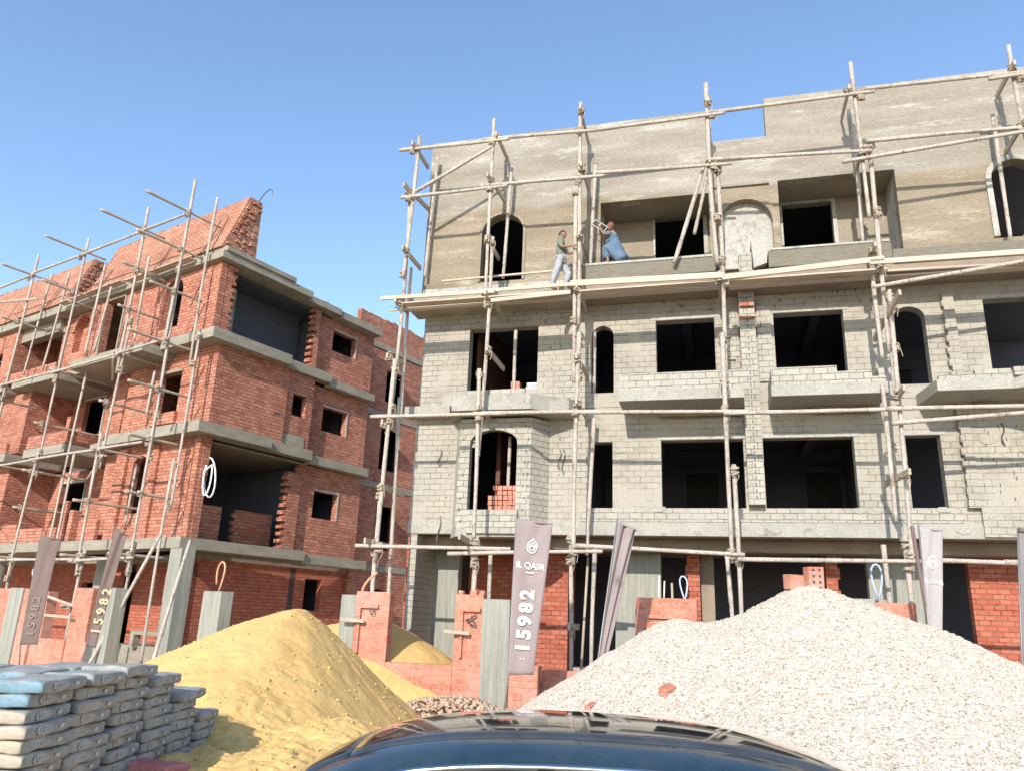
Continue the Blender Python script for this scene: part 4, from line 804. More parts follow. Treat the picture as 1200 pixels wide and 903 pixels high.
conduit('conduit_loop', [W(G2, -.1 + .14 * math.sin(t * .7), 3.9, 2.1 + .5 * math.sin(t * .3)) for t in range(10)], .018, 'conduit_b', 'mauve conduit tails above the concrete fence post at the far left')
conduit('conduit_loop', [W(G1, 6.98 + .09 * math.sin(t * .55), -1.2, 2.35 + .62 * math.sin(t * .26)) for t in range(13)], .022, 'conduit_b', 'blue conduit loop rising in front of the toothed brick pier')
conduit('conduit_loop', [W(G1, 10.9 + .10 * math.sin(t * .52), 1.2, 2.45 + .70 * math.sin(t * .26)) for t in range(13)], .022, 'conduit_b', 'pale blue conduit loop standing above the gravel beside the concrete post')
conduit('conduit_tail', [W(G1, .12 + .015 * t * t * .6, 2.2, 2.25 + .075 * t) for t in range(7)], .03, 'conduit_o', 'curved flexible conduit tail on top of the brick fence post')

# ------------------------------------------------------------------ heaps
def sandfn(X, Y):
    h = cone(X, Y, -3.60, 14.0, 1.84, .50, .86, .36, .6)
    h = smax(h, cone(X, Y, -3.85, 15.2, 1.88, .5, .95, .5, .6))
    h = smax(h, cone(X, Y, -3.1, 19.4, 1.72, .3, .55, .6, .5))
    h = smax(h, cone(X, Y, -2.3, 8.3, .40, .16, .30, .14, .2))
    h = smax(h, cone(X, Y, -2.0, 10.6, .50, .40, .60, .2, .3))
    n = .12 * vnoise(X, Y, .9, 1) + .05 * vnoise(X, Y, 2.6, 2) + .02 * vnoise(X, Y, 8, 5) + .012 * vnoise(X, Y, 19, 15)
    a = (X + 3.55) * .9 + (Y - 14) * -.2
    rill = .035 * vnoise(np.arctan2(Y - 14.2, X + 3.5) * 9, np.hypot(X + 3.5, Y - 14) * .5, 1, 6) * np.clip(np.hypot(X + 3.5, Y - 14) / 1.2, 0, 1)
    near = np.clip((11.3 - Y) / 1.5, 0, 1) * np.clip((X + 5) / 2, 0, 1)
    clod = near * (.10 * np.abs(vnoise(X + .5 * Y, Y, 2.6, 8)) + .10 * np.abs(vnoise(X, Y, 6, 9)) + .06 * np.abs(vnoise(X, Y, 13, 19)))
    h = h + n + rill + clod
    return np.where(h > .0, h, -.2)
sand = grid_sheet('sand_heap', -8.5, .8, 6.0, 22, 380, 560, sandfn, 'sand'); tag(sand, 'large heap of yellow building sand beside the cement bags', 'sand heap')
def gravfn(X, Y):
    h = cone(X, Y, 4.75, 12.4, 2.50, .58, .48, .45, .6)
    h = smax(h, cone(X, Y, 2.75, 12.5, 1.95, .66, .42, .52, .6), .3)
    h = smax(h, cone(X, Y, 6.4, 10.8, 1.05, .3, .34, .30, .4), .3)
    h = smax(h, cone(X, Y, 3.2, 9.2, .75, .3, .3, .3, .3), .3)
    h = h + .12 * vnoise(X, Y, .8, 11) + .06 * vnoise(X, Y, 3, 12) + .035 * vnoise(X, Y, 11, 13) + .03 * vnoise(X, Y, 21, 14)
    return np.where(h > .0, h, -.2)
grav = grid_sheet('gravel_heap', -1.5, 11, 6.5, 17.0, 520, 440, gravfn, 'gravel'); tag(grav, 'large heap of pale crushed stone in front of the grey building', 'gravel heap')
def scatter(name, n, fn, box, size, mat, parent, kind='stuff', minh=.03, flat=.7):
    X = rng.uniform(box[0], box[1], n); Y = rng.uniform(box[2], box[3], n); Z = fn(X, Y); k = Z > minh; X, Y, Z = X[k], Y[k], Z[k]; n = len(X)
    base = np.array([(1, 0, 0), (-1, 0, 0), (0, 1, 0), (0, -1, 0), (0, 0, 1), (0, 0, -1)], float)
    fc = np.array([(0, 2, 4), (2, 1, 4), (1, 3, 4), (3, 0, 4), (2, 0, 5), (1, 2, 5), (3, 1, 5), (0, 3, 5)])
    s = rng.uniform(size[0], size[1], (n, 1, 1)) * rng.uniform(.6, 1.3, (n, 6, 1))
    a = rng.uniform(0, 6.28, n); c_, s_ = np.cos(a), np.sin(a)
    V = base[None] * s; V = V + rng.normal(0, .25, V.shape) * s
    x = V[..., 0] * c_[:, None] - V[..., 1] * s_[:, None]; y = V[..., 0] * s_[:, None] + V[..., 1] * c_[:, None]; z = V[..., 2] * flat
    co = np.stack([x + X[:, None], y + Y[:, None], z + Z[:, None] + size[0] * .3], -1).reshape(-1, 3)
    f = (fc[None] + (np.arange(n) * 6)[:, None, None]).reshape(-1, 3)
    me = bpy.data.meshes.new(name); me.vertices.add(len(co)); me.vertices.foreach_set('co', co.ravel()); me.loops.add(f.size); me.loops.foreach_set('vertex_index', f.ravel())
    me.polygons.add(len(f)); me.polygons.foreach_set('loop_start', np.arange(len(f)) * 3); me.polygons.foreach_set('loop_total', np.full(len(f), 3)); me.update(); me.validate()
    me.materials.append(M[mat]); o = bpy.data.objects.new(name, me); COL.objects.link(o); o.parent = parent; o['kind'] = kind
    return o
scatter('coarse_stone', 350, gravfn, (-1, 10.5, 7, 13.2), (.02, .04), 'stone', grav, minh=.1)
scatter('loose_stone', 90000, gravfn, (-1, 10.5, 7, 13.6), (.007, .016), 'stone', grav)
scatter('sand_clod', 900, sandfn, (-7, .3, 7.5, 14.5), (.01, .04), 'sand', sand)
rub = scatter('rubble', 2600, lambda X, Y: .05 + .32 * np.exp(-((X + .9) / 1.0) ** 2 - ((Y - 15.6) / .7) ** 2) + .05 * vnoise(X, Y, 2, 3), (-2.6, 1.6, 13.6, 16.9), (.02, .07), 'dusty_clod', None)
tag(rub, 'broken brick rubble and soil along the foot of the fence', 'rubble', kind='stuff')
# bricks on the gravel
def brick_block(loc, rot, label, size=(.25, .12, .12), holes=False, mat='red_fence'):
    mb = MB(); sx, sy, sz = size; mb.box(-sx / 2, sx / 2, -sy / 2, sy / 2, -sz / 2, sz / 2, .006)
    o = mb.build('brick', mat, None, bevel=.008); o.location = loc; o.rotation_euler = rot; tag(o, label, 'brick', 'bricks on the gravel heap')
    if holes:
        h = MB()
        for i in range(2):
            for j in range(4): h.tube([(-.05 + .1 * i, -sy / 2 - .003, -.135 + j * .09), (-.05 + .1 * i, -sy / 2 + .02, -.135 + j * .09)], .024, 10)
        h.build('painted_core_hole', 'wire', o)  # dark plugs paint the shade inside the brick cores
    return o
def onheap(x, y, dz=0): return (x, y, float(gravfn(np.array([x]), np.array([y]))[0]) + dz)
b_ = brick_block(onheap(4.75, 12.2, .10), (0, 0, .1), 'upright hollow brick with eight round holes on top of the gravel heap', (.24, .2, .36), True)
brick_block(onheap(4.52, 12.35, .06), (0, 0, .25), 'solid red brick lying on the gravel summit beside the upright hollow brick', (.3, .2, .22))
brick_block(onheap(2.1, 10.4, .0), (.3, -.25, .7), 'chipped red brick half sunk in the middle of the gravel slope', (.22, .12, .1))
brick_block(onheap(1.18, 10.8, .0), (0, -.2, .9), 'small brick shard near the left foot of the gravel heap', (.2, .07, .06))

# ------------------------------------------------------------------ cement bags
def bag_mesh(seed, mats):
    """a filled sack: superellipsoid-like pillow 0.60 long (y), 0.40 wide (x), 0.105 thick, sagging"""
    r_ = random.Random(seed); nx, ny = 16, 20; vs = []; fs = []; mi = []
    def P(u, v, top):
        eu = 1 - abs(u) ** 5; ev = 1 - abs(v) ** 5
        t = (max(1 - abs(u) ** 12, 0) ** .27) * (max(1 - abs(v) ** 12, 0) ** .27)
        zz = .0485 * t * (1 if top else -1)
        zz += .006 * math.sin(u * 5 + seed * 1.7) * math.cos(v * 4 + seed) * t
        if not top: zz += .004 * math.sin(v * 7 + seed)
        bl = .93 + .07 * t
        return (u * .215 * bl + .007 * math.sin(v * 5 + seed), v * .312 * bl + .007 * math.sin(u * 4 + seed * 2), zz)
    idx = {}
    def V(i, j, top):
        edge = i in (0, nx) or j in (0, ny); k = (i, j, top or edge)
        if k not in idx: idx[k] = len(vs); vs.append(P(math.sin((i / nx - .5) * math.pi) , math.sin((j / ny - .5) * math.pi), top))
        return idx[k]
    for top in (True, False):
        for i in range(nx):
            for j in range(ny):
                q = (V(i, j, top), V(i + 1, j, top), V(i + 1, j + 1, top), V(i, j + 1, top)); fs.append(q if top else q[::-1])
                mi.append(1 if j == 0 else 0)
    me = bpy.data.meshes.new('cement_bag'); me.from_pydata(vs, [], fs)
    for m_ in mats: me.materials.append(M[m_])
    # end flap colour on the face pointing towards -y
    for p, k in zip(me.polygons, mi):
        c = p.center; p.material_index = 1 if c.y < -.285 else 0; p.use_smooth = True
    return me
bag_meshes = {k: [bag_mesh(s + 1, ('cement_bag', e)) for s in range(4)] for k, e in (('tan', 'bag_paper'), ('blue', 'bag_blue'), ('plain', 'cement_bag'))}
pm = MB()   # printed mark: outlined square and three short lines, on the long side
x_ = .2065
def pq(y0, y1, z0, z1): pm.box(x_, x_ + .0045, y0, y1, z0, z1)
pq(-.15, -.138, -.026, .026); pq(-.15, -.12, .018, .026); pq(-.15, -.12, -.026, -.018); pq(-.112, -.104, -.02, .02)
for k in range(3): pq(-.085, .02 + .02 * (k % 2), .016 - k * .016, .022 - k * .016)
pq(.12, .17, -.012, .012)
pmo = pm.build('printed_mark', 'print'); pme = pmo.data; bpy.data.objects.remove(pmo)
ordn = ['top', 'second', 'third', 'fourth', 'fifth', 'sixth', 'seventh', 'eighth', 'ninth', 'tenth', 'eleventh', 'twelfth', 'bottom']
coln = ['nearest column', 'second column', 'third column', 'fourth column', 'fifth column', 'farthest column']
BW = .0965
def place_bag(x, y, z, rz, kind, label, mark=True):
    o = bpy.data.objects.new('cement_bag', random.choice(bag_meshes[kind])); COL.objects.link(o); o.location = (x, y, z); o.rotation_euler = (random.uniform(-.03, .03), random.uniform(-.03, .03), rz)
    tag(o, label, 'cement bag', 'stacked cement bags')
    if mark:
        p = bpy.data.objects.new('printed_mark', pme); COL.objects.link(p); p.parent = o
    return o
cols = [(6.13, 13), (6.76, 13), (7.42, 13), (8.08, 12), (8.72, 10), (9.4, 7)]
for ci, (y, n) in enumerate(cols):
    for k in range(n):
        lvl = n - 1 - k   # 0 = top
        ends = ('blue' if lvl < 2 else 'tan') if ci == 0 else 'plain'
        ol = ordn[lvl] if lvl < n - 1 else 'bottom'
        place_bag(-3.46 + random.uniform(-.035, .02) + (.05 if lvl == 0 else 0), y + random.uniform(-.03, .03), .06 + k * BW + ([0, -.0, .02, 0, 0, .02][ci]), random.uniform(-.04, .04), ends,
                  '%s bag in the %s of the cement stack\'s right-hand row' % (ol, coln[ci]))
for ci, (y, n) in enumerate([(6.2, 12), (6.85, 13), (7.5, 13), (8.1, 12), (8.75, 10)]):
    for k in range(n):
        lvl = n - 1 - k
        if ci and lvl > 1: continue
        place_bag(-3.92 + random.uniform(-.03, .03), y + random.uniform(-.03, .03), .06 + k * BW, random.uniform(-.08, .08), 'tan' if lvl > 0 else 'blue',
                  '%s bag in the %s of the cement stack\'s second row' % (ordn[lvl] if lvl < n - 1 else 'bottom', coln[ci]), True)
for k in range(13):
    lvl = 12 - k; place_bag(-4.42 + random.uniform(-.03, .03), 7.0 + random.uniform(-.03, .03), .06 + k * BW + .0, .05, 'tan' if lvl else 'blue', '%s bag in the leftmost column of the cement stack at the picture edge' % (ordn[lvl] if lvl < 12 else 'bottom'))
rb = bpy.data.objects.new('cement_bag', bag_mesh(9, ('bag_red', 'bag_red'))); COL.objects.link(rb); rb.location = (-3.13, 7.72, .40); rb.rotation_euler = (0.05, .1, R(82)); rb.scale = (1, .95, 1.25)
tag(rb, 'faded red paper cement bag lying alone on the sand', 'cement bag')
mb = MB()
for k in range(9): mb.box(.2 , .2035, -.24 + k * .054, -.205 + k * .054, -.004, .016)
for k in range(4): mb.box(.2, .2035, -.1 + k * .05, -.065 + k * .05, -.026, -.012)
mb.build('printed_mark', 'print', rb)

# ------------------------------------------------------------------ banners
def text_mesh(body, size, mat, parent, mtx, name='lettering', extrude=.003, bold=.0):
    cu = bpy.data.curves.new(name, 'FONT'); cu.body = body; cu.size = size; cu.extrude = extrude; cu.offset = bold; cu.align_x = 'CENTER'; cu.align_y = 'CENTER'; cu.resolution_u = 4
    to = bpy.data.objects.new(name, cu); COL.objects.link(to); dg = bpy.context.evaluated_depsgraph_get(); me = bpy.data.meshes.new_from_object(to.evaluated_get(dg))
    bpy.data.objects.remove(to); me.materials.clear(); me.materials.append(M[mat]); o = bpy.data.objects.new(name, me); COL.objects.link(o); o.parent = parent; o.matrix_local = mtx; return o
def banner(tl, tr, br, bl, foot, mat, label, pole_side='l', texts=True, lmat='letter', wave=.03, fold=1.0):
    base = Vector(foot); root = empty('feather_banner', base, 0, label, 'banner', 'advertising banners along the fence')
    TL, TR, BR, BL = [Vector(p) - base for p in (tl, tr, br, bl)]
    nv, nu = 40, 14; mb = MB(); vs = []
    nrm = (TR - TL).cross(BL - TL).normalized()
    if nrm.y > 0: nrm = -nrm
    def S(u, v):
        p = (TL.lerp(TR, u)).lerp(BL.lerp(BR, u), v)
        return p + nrm * wave * (math.sin(u * 7 * fold + v * 3) * (.4 + .6 * (1 - v)) + .5 * math.sin(u * 15 * fold + v * 9 + 1) * math.exp(-v * 3))
    for sgn in (0, .006):
        for j in range(nv + 1):
            for i in range(nu + 1): vs.append(S(i / nu, j / nv) + nrm * sgn)
    fs = []; m_ = (nv + 1) * (nu + 1)
    for j in range(nv):
        for i in range(nu):
            a = j * (nu + 1) + i; q = (a, a + 1, a + nu + 2, a + nu + 1); fs.append(q); fs.append(tuple(m_ + t for t in q[::-1]))
    for i in range(nu): fs += [(i, i + 1, m_ + i + 1, m_ + i), tuple([nv * (nu + 1) + i, nv * (nu + 1) + i + 1, m_ + nv * (nu + 1) + i + 1, m_ + nv * (nu + 1) + i])]
    for j in range(nv): fs += [(j * (nu + 1), (j + 1) * (nu + 1), m_ + (j + 1) * (nu + 1), m_ + j * (nu + 1)), (j * (nu + 1) + nu, (j + 1) * (nu + 1) + nu, m_ + (j + 1) * (nu + 1) + nu, m_ + j * (nu + 1) + nu)]
    mb.add(vs, fs); cloth = mb.build('banner_cloth', mat, root, smooth=True)
    mb = MB(); e0, e1 = (TL, BL) if pole_side == 'l' else (TR, BR)
    mb.tube([Vector((0, 0, -.1)), e1 + nrm * -.02, e0 + (e0 - e1).normalized() * .05 + nrm * -.02], .016, 8); mb.build('banner_pole', 'steel', root, smooth=True)
    mb = MB(); mb.tube([TL + nrm * .0, TR], .02, 8); mb.build('top_rod', mat, root, smooth=True)
    X = (TR - TL).normalized(); Z = nrm; Y = Z.cross(X)
    return root, cloth, S, X, Y, Z, nrm
def mtx(o, X, Y, Z): return Matrix(((X.x, Y.x, Z.x, o.x), (X.y, Y.y, Z.y, o.y), (X.z, Y.z, Z.z, o.z), (0, 0, 0, 1)))
def emblem(cloth, c, X, Y, Z, s, mat):
    mb = MB()
    out = [(math.cos(t * math.pi / 8) * .8, math.sin(t * math.pi / 8) * 1.0) for t in range(16)]
    for ring_, rr in ((1.0, .07), (.62, .06)):
        mb.tube([(x * ring_, y * ring_, 0) for x, y in out], rr, 5, closed=True)
    mb.tube([(-.35, -.25, 0), (0, .45, 0), (.35, -.25, 0)], .07, 5); mb.tube([(-.4, .1, 0), (.4, .1, 0)], .06, 5); mb.tube([(0, 1.0, 0), (0, 1.4, 0)], .06, 5); mb.tube([(-.3, 1.2, 0), (.3, 1.2, 0)], .05, 5)
    o = mb.build('crest_emblem', mat, cloth); o.matrix_local = mtx(c, X, Y, Z) @ Matrix.Diagonal((s, s, s * .25, 1)); return o
# centre banner
root, cl, S_, X, Y, Z, nr = banner((.18, 14.8, 3.62), (.87, 14.75, 3.55), (.58, 14.8, .87), (.13, 14.8, .85), (.07, 14.83, .05), 'flag', 'mauve banner with the white number running up it beside the concrete fence post', wave=.022)
emblem(cl, S_(.5, .17) + nr * .04, X, Y, Z, .115, 'letter')
text_mesh('IL QASR', .15, 'letter', cl, mtx(S_(.5, .30) + nr * .05, X, Y, Z), bold=.002)
mb = MB()
for k in range(5): mb.obox(S_(.5, .345) + nr * .05 + X * (k - 2) * .03, X * .02, Y * .025, Z * .006)
mb.build('small_print', 'letter', cl)
up = (S_(.45, .45) - S_(.48, .9)).normalized(); rt = up.cross(Z)
digits = '15982'
for i, ch in enumerate(digits):
    v = .83 - i * .085; c_ = S_(.5, v) + nr * .045
    text_mesh(ch, .34, 'letter', cl, mtx(c_, up, Z.cross(up), Z), bold=.014)
mb = MB()
for du in (-.03, .03): mb.obox(S_(.5, .9) + nr * .04 + X * du, X * .02, Y * .02, Z * .006)
mb.build('small_marks', 'letter', cl)
# second banner, folded on its slanting pole
root, cl, S_, X, Y, Z, nr = banner((1.99, 14.0, 3.55), (2.34, 14.1, 3.42), (1.80, 14.05, 1.22), (1.66, 14.0, 1.22), (1.55, 14.0, .3), 'flag', 'narrow folded mauve banner on a slanting pole behind the left shoulder of the gravel', 'l', wave=.05, fold=1.6)
emblem(cl, S_(.45, .42) + nr * .07, X, Y, Z, .07, 'letter_dim')
# right banner
root, cl, S_, X, Y, Z, nr = banner((7.16, 13.5, 3.60), (7.53, 13.45, 3.54), (7.30, 13.5, 1.45), (7.13, 13.5, 1.45), (7.18, 13.52, .9), 'flag_pale', 'pale pinkish banner with a crest rising from the right slope of the gravel', 'l', wave=.015)
emblem(cl, S_(.5, .27) + nr * .03, X, Y, Z, .095, 'letter')
text_mesh('IL QASR', .085, 'letter', cl, mtx(S_(.5, .42) + nr * .035, X, Y, Z))
pole_ = MB(); pole_.tube([(-.12, 0.03, 2.72), (-.04, .02, 1.4), (.0, .02, .5)], .035, 8); pole_.build('dark_sleeve', 'flag_dark', root)
# left banners
root, cl, S_, X, Y, Z, nr = banner((-10.02, 17, 3.14), (-9.56, 16.95, 3.08), (-9.62, 17, .95), (-9.98, 17, .93), (-9.86, 17.02, .3), 'flag_dark', 'dark brown banner hanging at the far left in front of the brick fence', 'l', wave=.02)
for i, ch in enumerate(digits): text_mesh(ch, .24, 'letter_dim', cl, mtx(S_(.5, .9 - i * .08) + nr * .03, (S_(.5, .4) - S_(.5, .9)).normalized(), Z.cross((S_(.5, .4) - S_(.5, .9)).normalized()), Z), bold=.008)
root, cl, S_, X, Y, Z, nr = banner((-8.20, 16.5, 3.32), (-7.93, 16.5, 3.18), (-8.16, 16.5, .95), (-8.36, 16.5, .98), (-8.5, 16.5, .3), 'flag_dark', 'twisted dark brown banner with yellowed numerals leaning by the tied poles', 'l', wave=.03)
for i, ch in enumerate(digits):
    upv = (S_(.6, .4) - S_(.6, .9)).normalized(); text_mesh(ch, .25, 'letter_y', cl, mtx(S_(.75, .86 - i * .085) + nr * .045, upv, Z.cross(upv), Z), bold=.008)
# banner cut by the right picture edge
root, cl, S_, X, Y, Z, nr = banner((8.82, 13.4, 3.60), (9.30, 13.3, 3.52), (8.88, 13.4, 1.5), (8.57, 13.4, 1.5), (8.48, 13.42, .3), 'flag_grey', 'grey banner with a dark top cut by the right picture edge', 'l', wave=.015)
mb = MB(); mb.tube([(.33, -.04, 3.30), (.50, -.08, 3.27)], .04, 8); mb.build('top_sleeve', 'flag_dark', root)
# brick pile and stored goods in the windows
def pile(name, label, u0, u1, o0, z0, rows, mat, seed=1):
    r_ = random.Random(seed); mb = MB(); L_ = u1 - u0
    for k in range(rows):
        x = u0 + (k > rows * .6) * r_.uniform(0, L_ * .3)
        while x < u1 - .1: fbox(mb, 'f', x, x + .11, o0 + r_.uniform(-.02, .02), o0 - .24, z0 + k * .125 + .002, z0 + k * .125 + .115, .006); x += .125
    o = mb.build(name, mat, None); o.location = (-2.7, 20, 0); o.rotation_euler = (0, 0, R(-15)); return tag(o, label, 'brick pile')
pile('brick_pile', 'stack of orange red bricks inside the arched bay window', 2.35, 3.2, .2, 4.11, 7, 'red_fence', 3)
pile('brick_pile', 'few red bricks on the sill of the upper bay window', 2.75, 3.1, -.05, 7.5, 2, 'red_fence', 4)
mb = MB()
for k, z in enumerate((7.56, 7.66)): mb.tube([FR['f'](3.15 + .02 * k, -.12, z), FR['f'](3.44, -.12, z)], .05, 8)
mb.build('pipe_bundle', 'conduit_w', None, smooth=True); o = bpy.data.objects['pipe_bundle']; o.location = (-2.7, 20, 0); o.rotation_euler = (0, 0, R(-15)); tag(o, 'short pale pipes stored on the sill of the upper bay window', 'pipes')

def loose(name, label, F, pts, r, mat):
    m_ = MB(); m_.tube([W(F, *p) for p in pts], r, 6); return tag(m_.build(name, mat, None, smooth=True), label, 'pole' if r > .02 else 'rod')
loose('leaning_pole', 'thin pole leaning inside the dark opening left of the wide concrete column', G1, [(4.5, -.9, 0), (4.62, -1.3, 3.4)], .035, 'wood2')
loose('leaning_pole', 'short pole propped in the opening beside the toothed brick pier', G1, [(6.75, -.8, 0), (6.7, -1.2, 2.8)], .03, 'wood2')
for k, (u, l) in enumerate(((6.62, .62), (6.72, .48))): loose('rebar_tail', ('taller' if k == 0 else 'shorter') + ' rusty rod end sticking up above the brick post by the blue conduit loop', G1, [(u, 2.2, 2.25), (u + .02, 2.2, 2.33 + l * .7)], .014, 'conduit_w')
# ------------------------------------------------------------------ people
def skinned(name, pts, edges, mat, parent, root='pelvis', sub=3):
    names = list(pts); me = bpy.data.meshes.new(name); me.from_pydata([pts[n][:3] for n in names], [(names.index(a), names.index(b)) for a, b in edges], [])
    o = bpy.data.objects.new(name, me); COL.objects.link(o)
    o.modifiers.new('skin', 'SKIN'); me.skin_vertices[0].data
    for n, v in zip(names, me.skin_vertices[0].data):
        r_ = pts[n][3]; v.radius = r_ if isinstance(r_, tuple) else (r_, r_); v.use_root = (n == root); v.use_loose = False
    sb = o.modifiers.new('sub', 'SUBSURF'); sb.levels = sub; sb.render_levels = sub
    dg = bpy.context.evaluated_depsgraph_get(); me2 = bpy.data.meshes.new_from_object(o.evaluated_get(dg)); bpy.data.objects.remove(o)
    if mat != 'skin':
        for v in me2.vertices:
            c = v.co; f = noise.noise(Vector((c.x * 9, c.y * 9, c.z * 5))) * .022 + noise.noise(Vector((c.x * 22, c.y * 22, c.z * 9))) * .010
            v.co = c + v.normal * f
    me2.materials.clear(); me2.materials.append(M[mat]); me2.polygons.foreach_set('use_smooth', [True] * len(me2.polygons))
    o = bpy.data.objects.new(name, me2); COL.objects.link(o); o.parent = parent; return o
def hand(pts, edges, wrist, d, side, prefix):
    """palm and five fingers: d = pointing direction, side = thumb side"""
    d = Vector(d).normalized(); s = Vector(side).normalized(); wv = Vector(wrist); dn = d.cross(s)
    pts[prefix + 'palm'] = (*(wv + d * .07), .026); edges.append((prefix + 'wrist', prefix + 'palm'))
    for i, (l, o) in enumerate(((.065, .022), (.075, .008), (.07, -.008), (.055, -.022))):
        a = wv + d * .10 + s * o; b = a + d * l * .5 + dn * .01; c = b + d * l * .4 + dn * .025
        for k, p in zip('abc', (a, b, c)): pts[prefix + 'f%d%s' % (i, k)] = (*p, .009)
        edges += [(prefix + 'palm', prefix + 'f%da' % i), (prefix + 'f%da' % i, prefix + 'f%db' % i), (prefix + 'f%db' % i, prefix + 'f%dc' % i)]
    a = wv + d * .05 + s * .035; b = a + d * .03 + s * .025; pts[prefix + 'ta'] = (*a, .011); pts[prefix + 'tb'] = (*b, .010)
    edges += [(prefix + 'wrist', prefix + 'ta'), (prefix + 'ta', prefix + 'tb')]
def head(parent, c, fwd, up=(0, 0, 1), hair='hair', cap=False):
    """face with brow, nose, mouth and ears on a real skull shape, plus hair"""
    f = Vector(fwd).normalized(); u = Vector(up); r_ = f.cross(u).normalized(); u = r_.cross(f)
    bm = bmesh.new(); bmesh.ops.create_uvsphere(bm, u_segments=24, v_segments=18, radius=1)
    for v in bm.verts:
        x, y, z = v.co; sx = .075 * (1 - .22 * max(0, -z)); v.co = (x * sx, y * .095 * (1 - .1 * max(0, -z)), z * .118)
        if y > .5 and abs(x) < .25 and -.35 < z < .12: v.co.y += .022 * (1 - abs(x) / .25)
        if y > .5 and -.62 < z < -.48 and abs(x) < .4: v.co.y += .006
        if y > .6 and .05 < z < .3 and .2 < abs(x) < .6: v.co.y -= .008
        if abs(x) > .92 and abs(z) < .3: v.co.x *= 1.13
    me = bpy.data.meshes.new('head'); bm.to_mesh(me); bm.free(); me.materials.append(M['skin']); me.polygons.foreach_set('use_smooth', [True] * len(me.polygons))
    mt = Matrix(((r_.x, f.x, u.x, c[0]), (r_.y, f.y, u.y, c[1]), (r_.z, f.z, u.z, c[2]), (0, 0, 0, 1)))
    o = bpy.data.objects.new('head', me); COL.objects.link(o); o.parent = parent; o.matrix_local = mt
    bm = bmesh.new(); bmesh.ops.create_uvsphere(bm, u_segments=20, v_segments=14, radius=1)
    bmesh.ops.delete(bm, geom=[v for v in bm.verts if v.co.z < (-.15 if v.co.y < .2 else .35)], context='VERTS')
    for v in bm.verts: v.co = (v.co.x * .087, v.co.y * .104 - .006, v.co.z * .128 + random.uniform(-.003, .003))
    me = bpy.data.meshes.new('hair'); bm.to_mesh(me); bm.free(); me.materials.append(M[hair])
    h = bpy.data.objects.new('hair' if not cap else 'headcloth', me); COL.objects.link(h); h.parent = o; sm = h.modifiers.new('s', 'SOLIDIFY'); sm.thickness = .012
    mb = MB()
    for sx in (-1, 1): mb.tube([(sx * .028, .088, .012), (sx * .028, .096, .012)], .009, 8)
    mb.tube([(-.02, .094, -.062), (.02, .094, -.062)], .004, 5); mb.build('eyes_and_mouth', 'wire', o)
# standing man in profile, facing right along the platform (local x = right)
zp = 9.66
man = empty('person', W(G1, 4.30, 1.35, zp - .12), R(-15), 'man in green shirt and white trousers standing on the scaffold platform', 'person')
hd = (.03, 0, 1.57)
P_ = {'pelvis': (0, 0, .92, (.10, .085)), 'waist': (-.02, 0, 1.08, (.095, .075)), 'chest': (-.01, 0, 1.28, (.145, .10)), 'neck': (.01, 0, 1.43, .055), 'headb': (.03, 0, 1.52, .05),
      'shl': (0, .17, 1.38, .055), 'ell': (.10, .24, 1.16, .042), 'lwrist': (.34, .20, 1.16, .028), 'shr': (0, -.17, 1.38, .055), 'elr': (.04, -.24, 1.12, .042), 'rwrist': (.27, -.20, 1.14, .028),
      'hipl': (0, .09, .88, .09), 'knl': (.17, .10, .52, .06), 'anl': (.10, .10, .09, .042), 'tol': (.26, .10, .04, .035), 'hipr': (0, -.09, .88, .09), 'knr': (-.10, -.10, .50, .06), 'anr': (-.2, -.10, .09, .042), 'tor': (-.06, -.10, .04, .035)}
E_ = [('pelvis', 'waist'), ('waist', 'chest'), ('chest', 'neck'), ('neck', 'headb'), ('chest', 'shl'), ('shl', 'ell'), ('ell', 'lwrist'), ('chest', 'shr'), ('shr', 'elr'), ('elr', 'rwrist'), ('pelvis', 'hipl'), ('hipl', 'knl'), ('knl', 'anl'), ('anl', 'tol'), ('pelvis', 'hipr'), ('hipr', 'knr'), ('knr', 'anr'), ('anr', 'tor')]
hand(P_, E_, (.34, .20, 1.16), (1, -.2, .1), (0, 0, 1), 'l'); hand(P_, E_, (.27, -.20, 1.14), (1, 0, 0), (0, 0, 1), 'r')
skinned('body', P_, E_, 'skin', man)
head(man, hd, (1, -.25, -.05))
def sub(P, names, extra): return {n: (*P[n][:3], tuple(r + extra for r in P[n][3]) if isinstance(P[n][3], tuple) else P[n][3] + extra) for n in names}
sh = sub(P_, ['pelvis', 'waist', 'chest', 'shl', 'ell', 'shr', 'elr'], .024); sh['pelvis'] = (0, 0, .84, (.155, .135)); sh['waist'] = (-.02, 0, 1.06, (.135, .115)); skinned('shirt', sh, [('pelvis', 'waist'), ('waist', 'chest'), ('chest', 'shl'), ('shl', 'ell'), ('chest', 'shr'), ('shr', 'elr')], 'shirt', man)
tr = sub(P_, ['pelvis', 'hipl', 'knl', 'anl', 'hipr', 'knr', 'anr'], .03); tr['anl'] = (*tr['anl'][:2], .14, .06); tr['anr'] = (*tr['anr'][:2], .14, .06); tr['pelvis'] = (0, 0, .93, (.12, .10)); tr['hipl'] = (*tr['hipl'][:3], .10); tr['hipr'] = (*tr['hipr'][:3], .10)
skinned('trousers', tr, [('pelvis', 'hipl'), ('hipl', 'knl'), ('knl', 'anl'), ('pelvis', 'hipr'), ('hipr', 'knr'), ('knr', 'anr')], 'trousers', man)
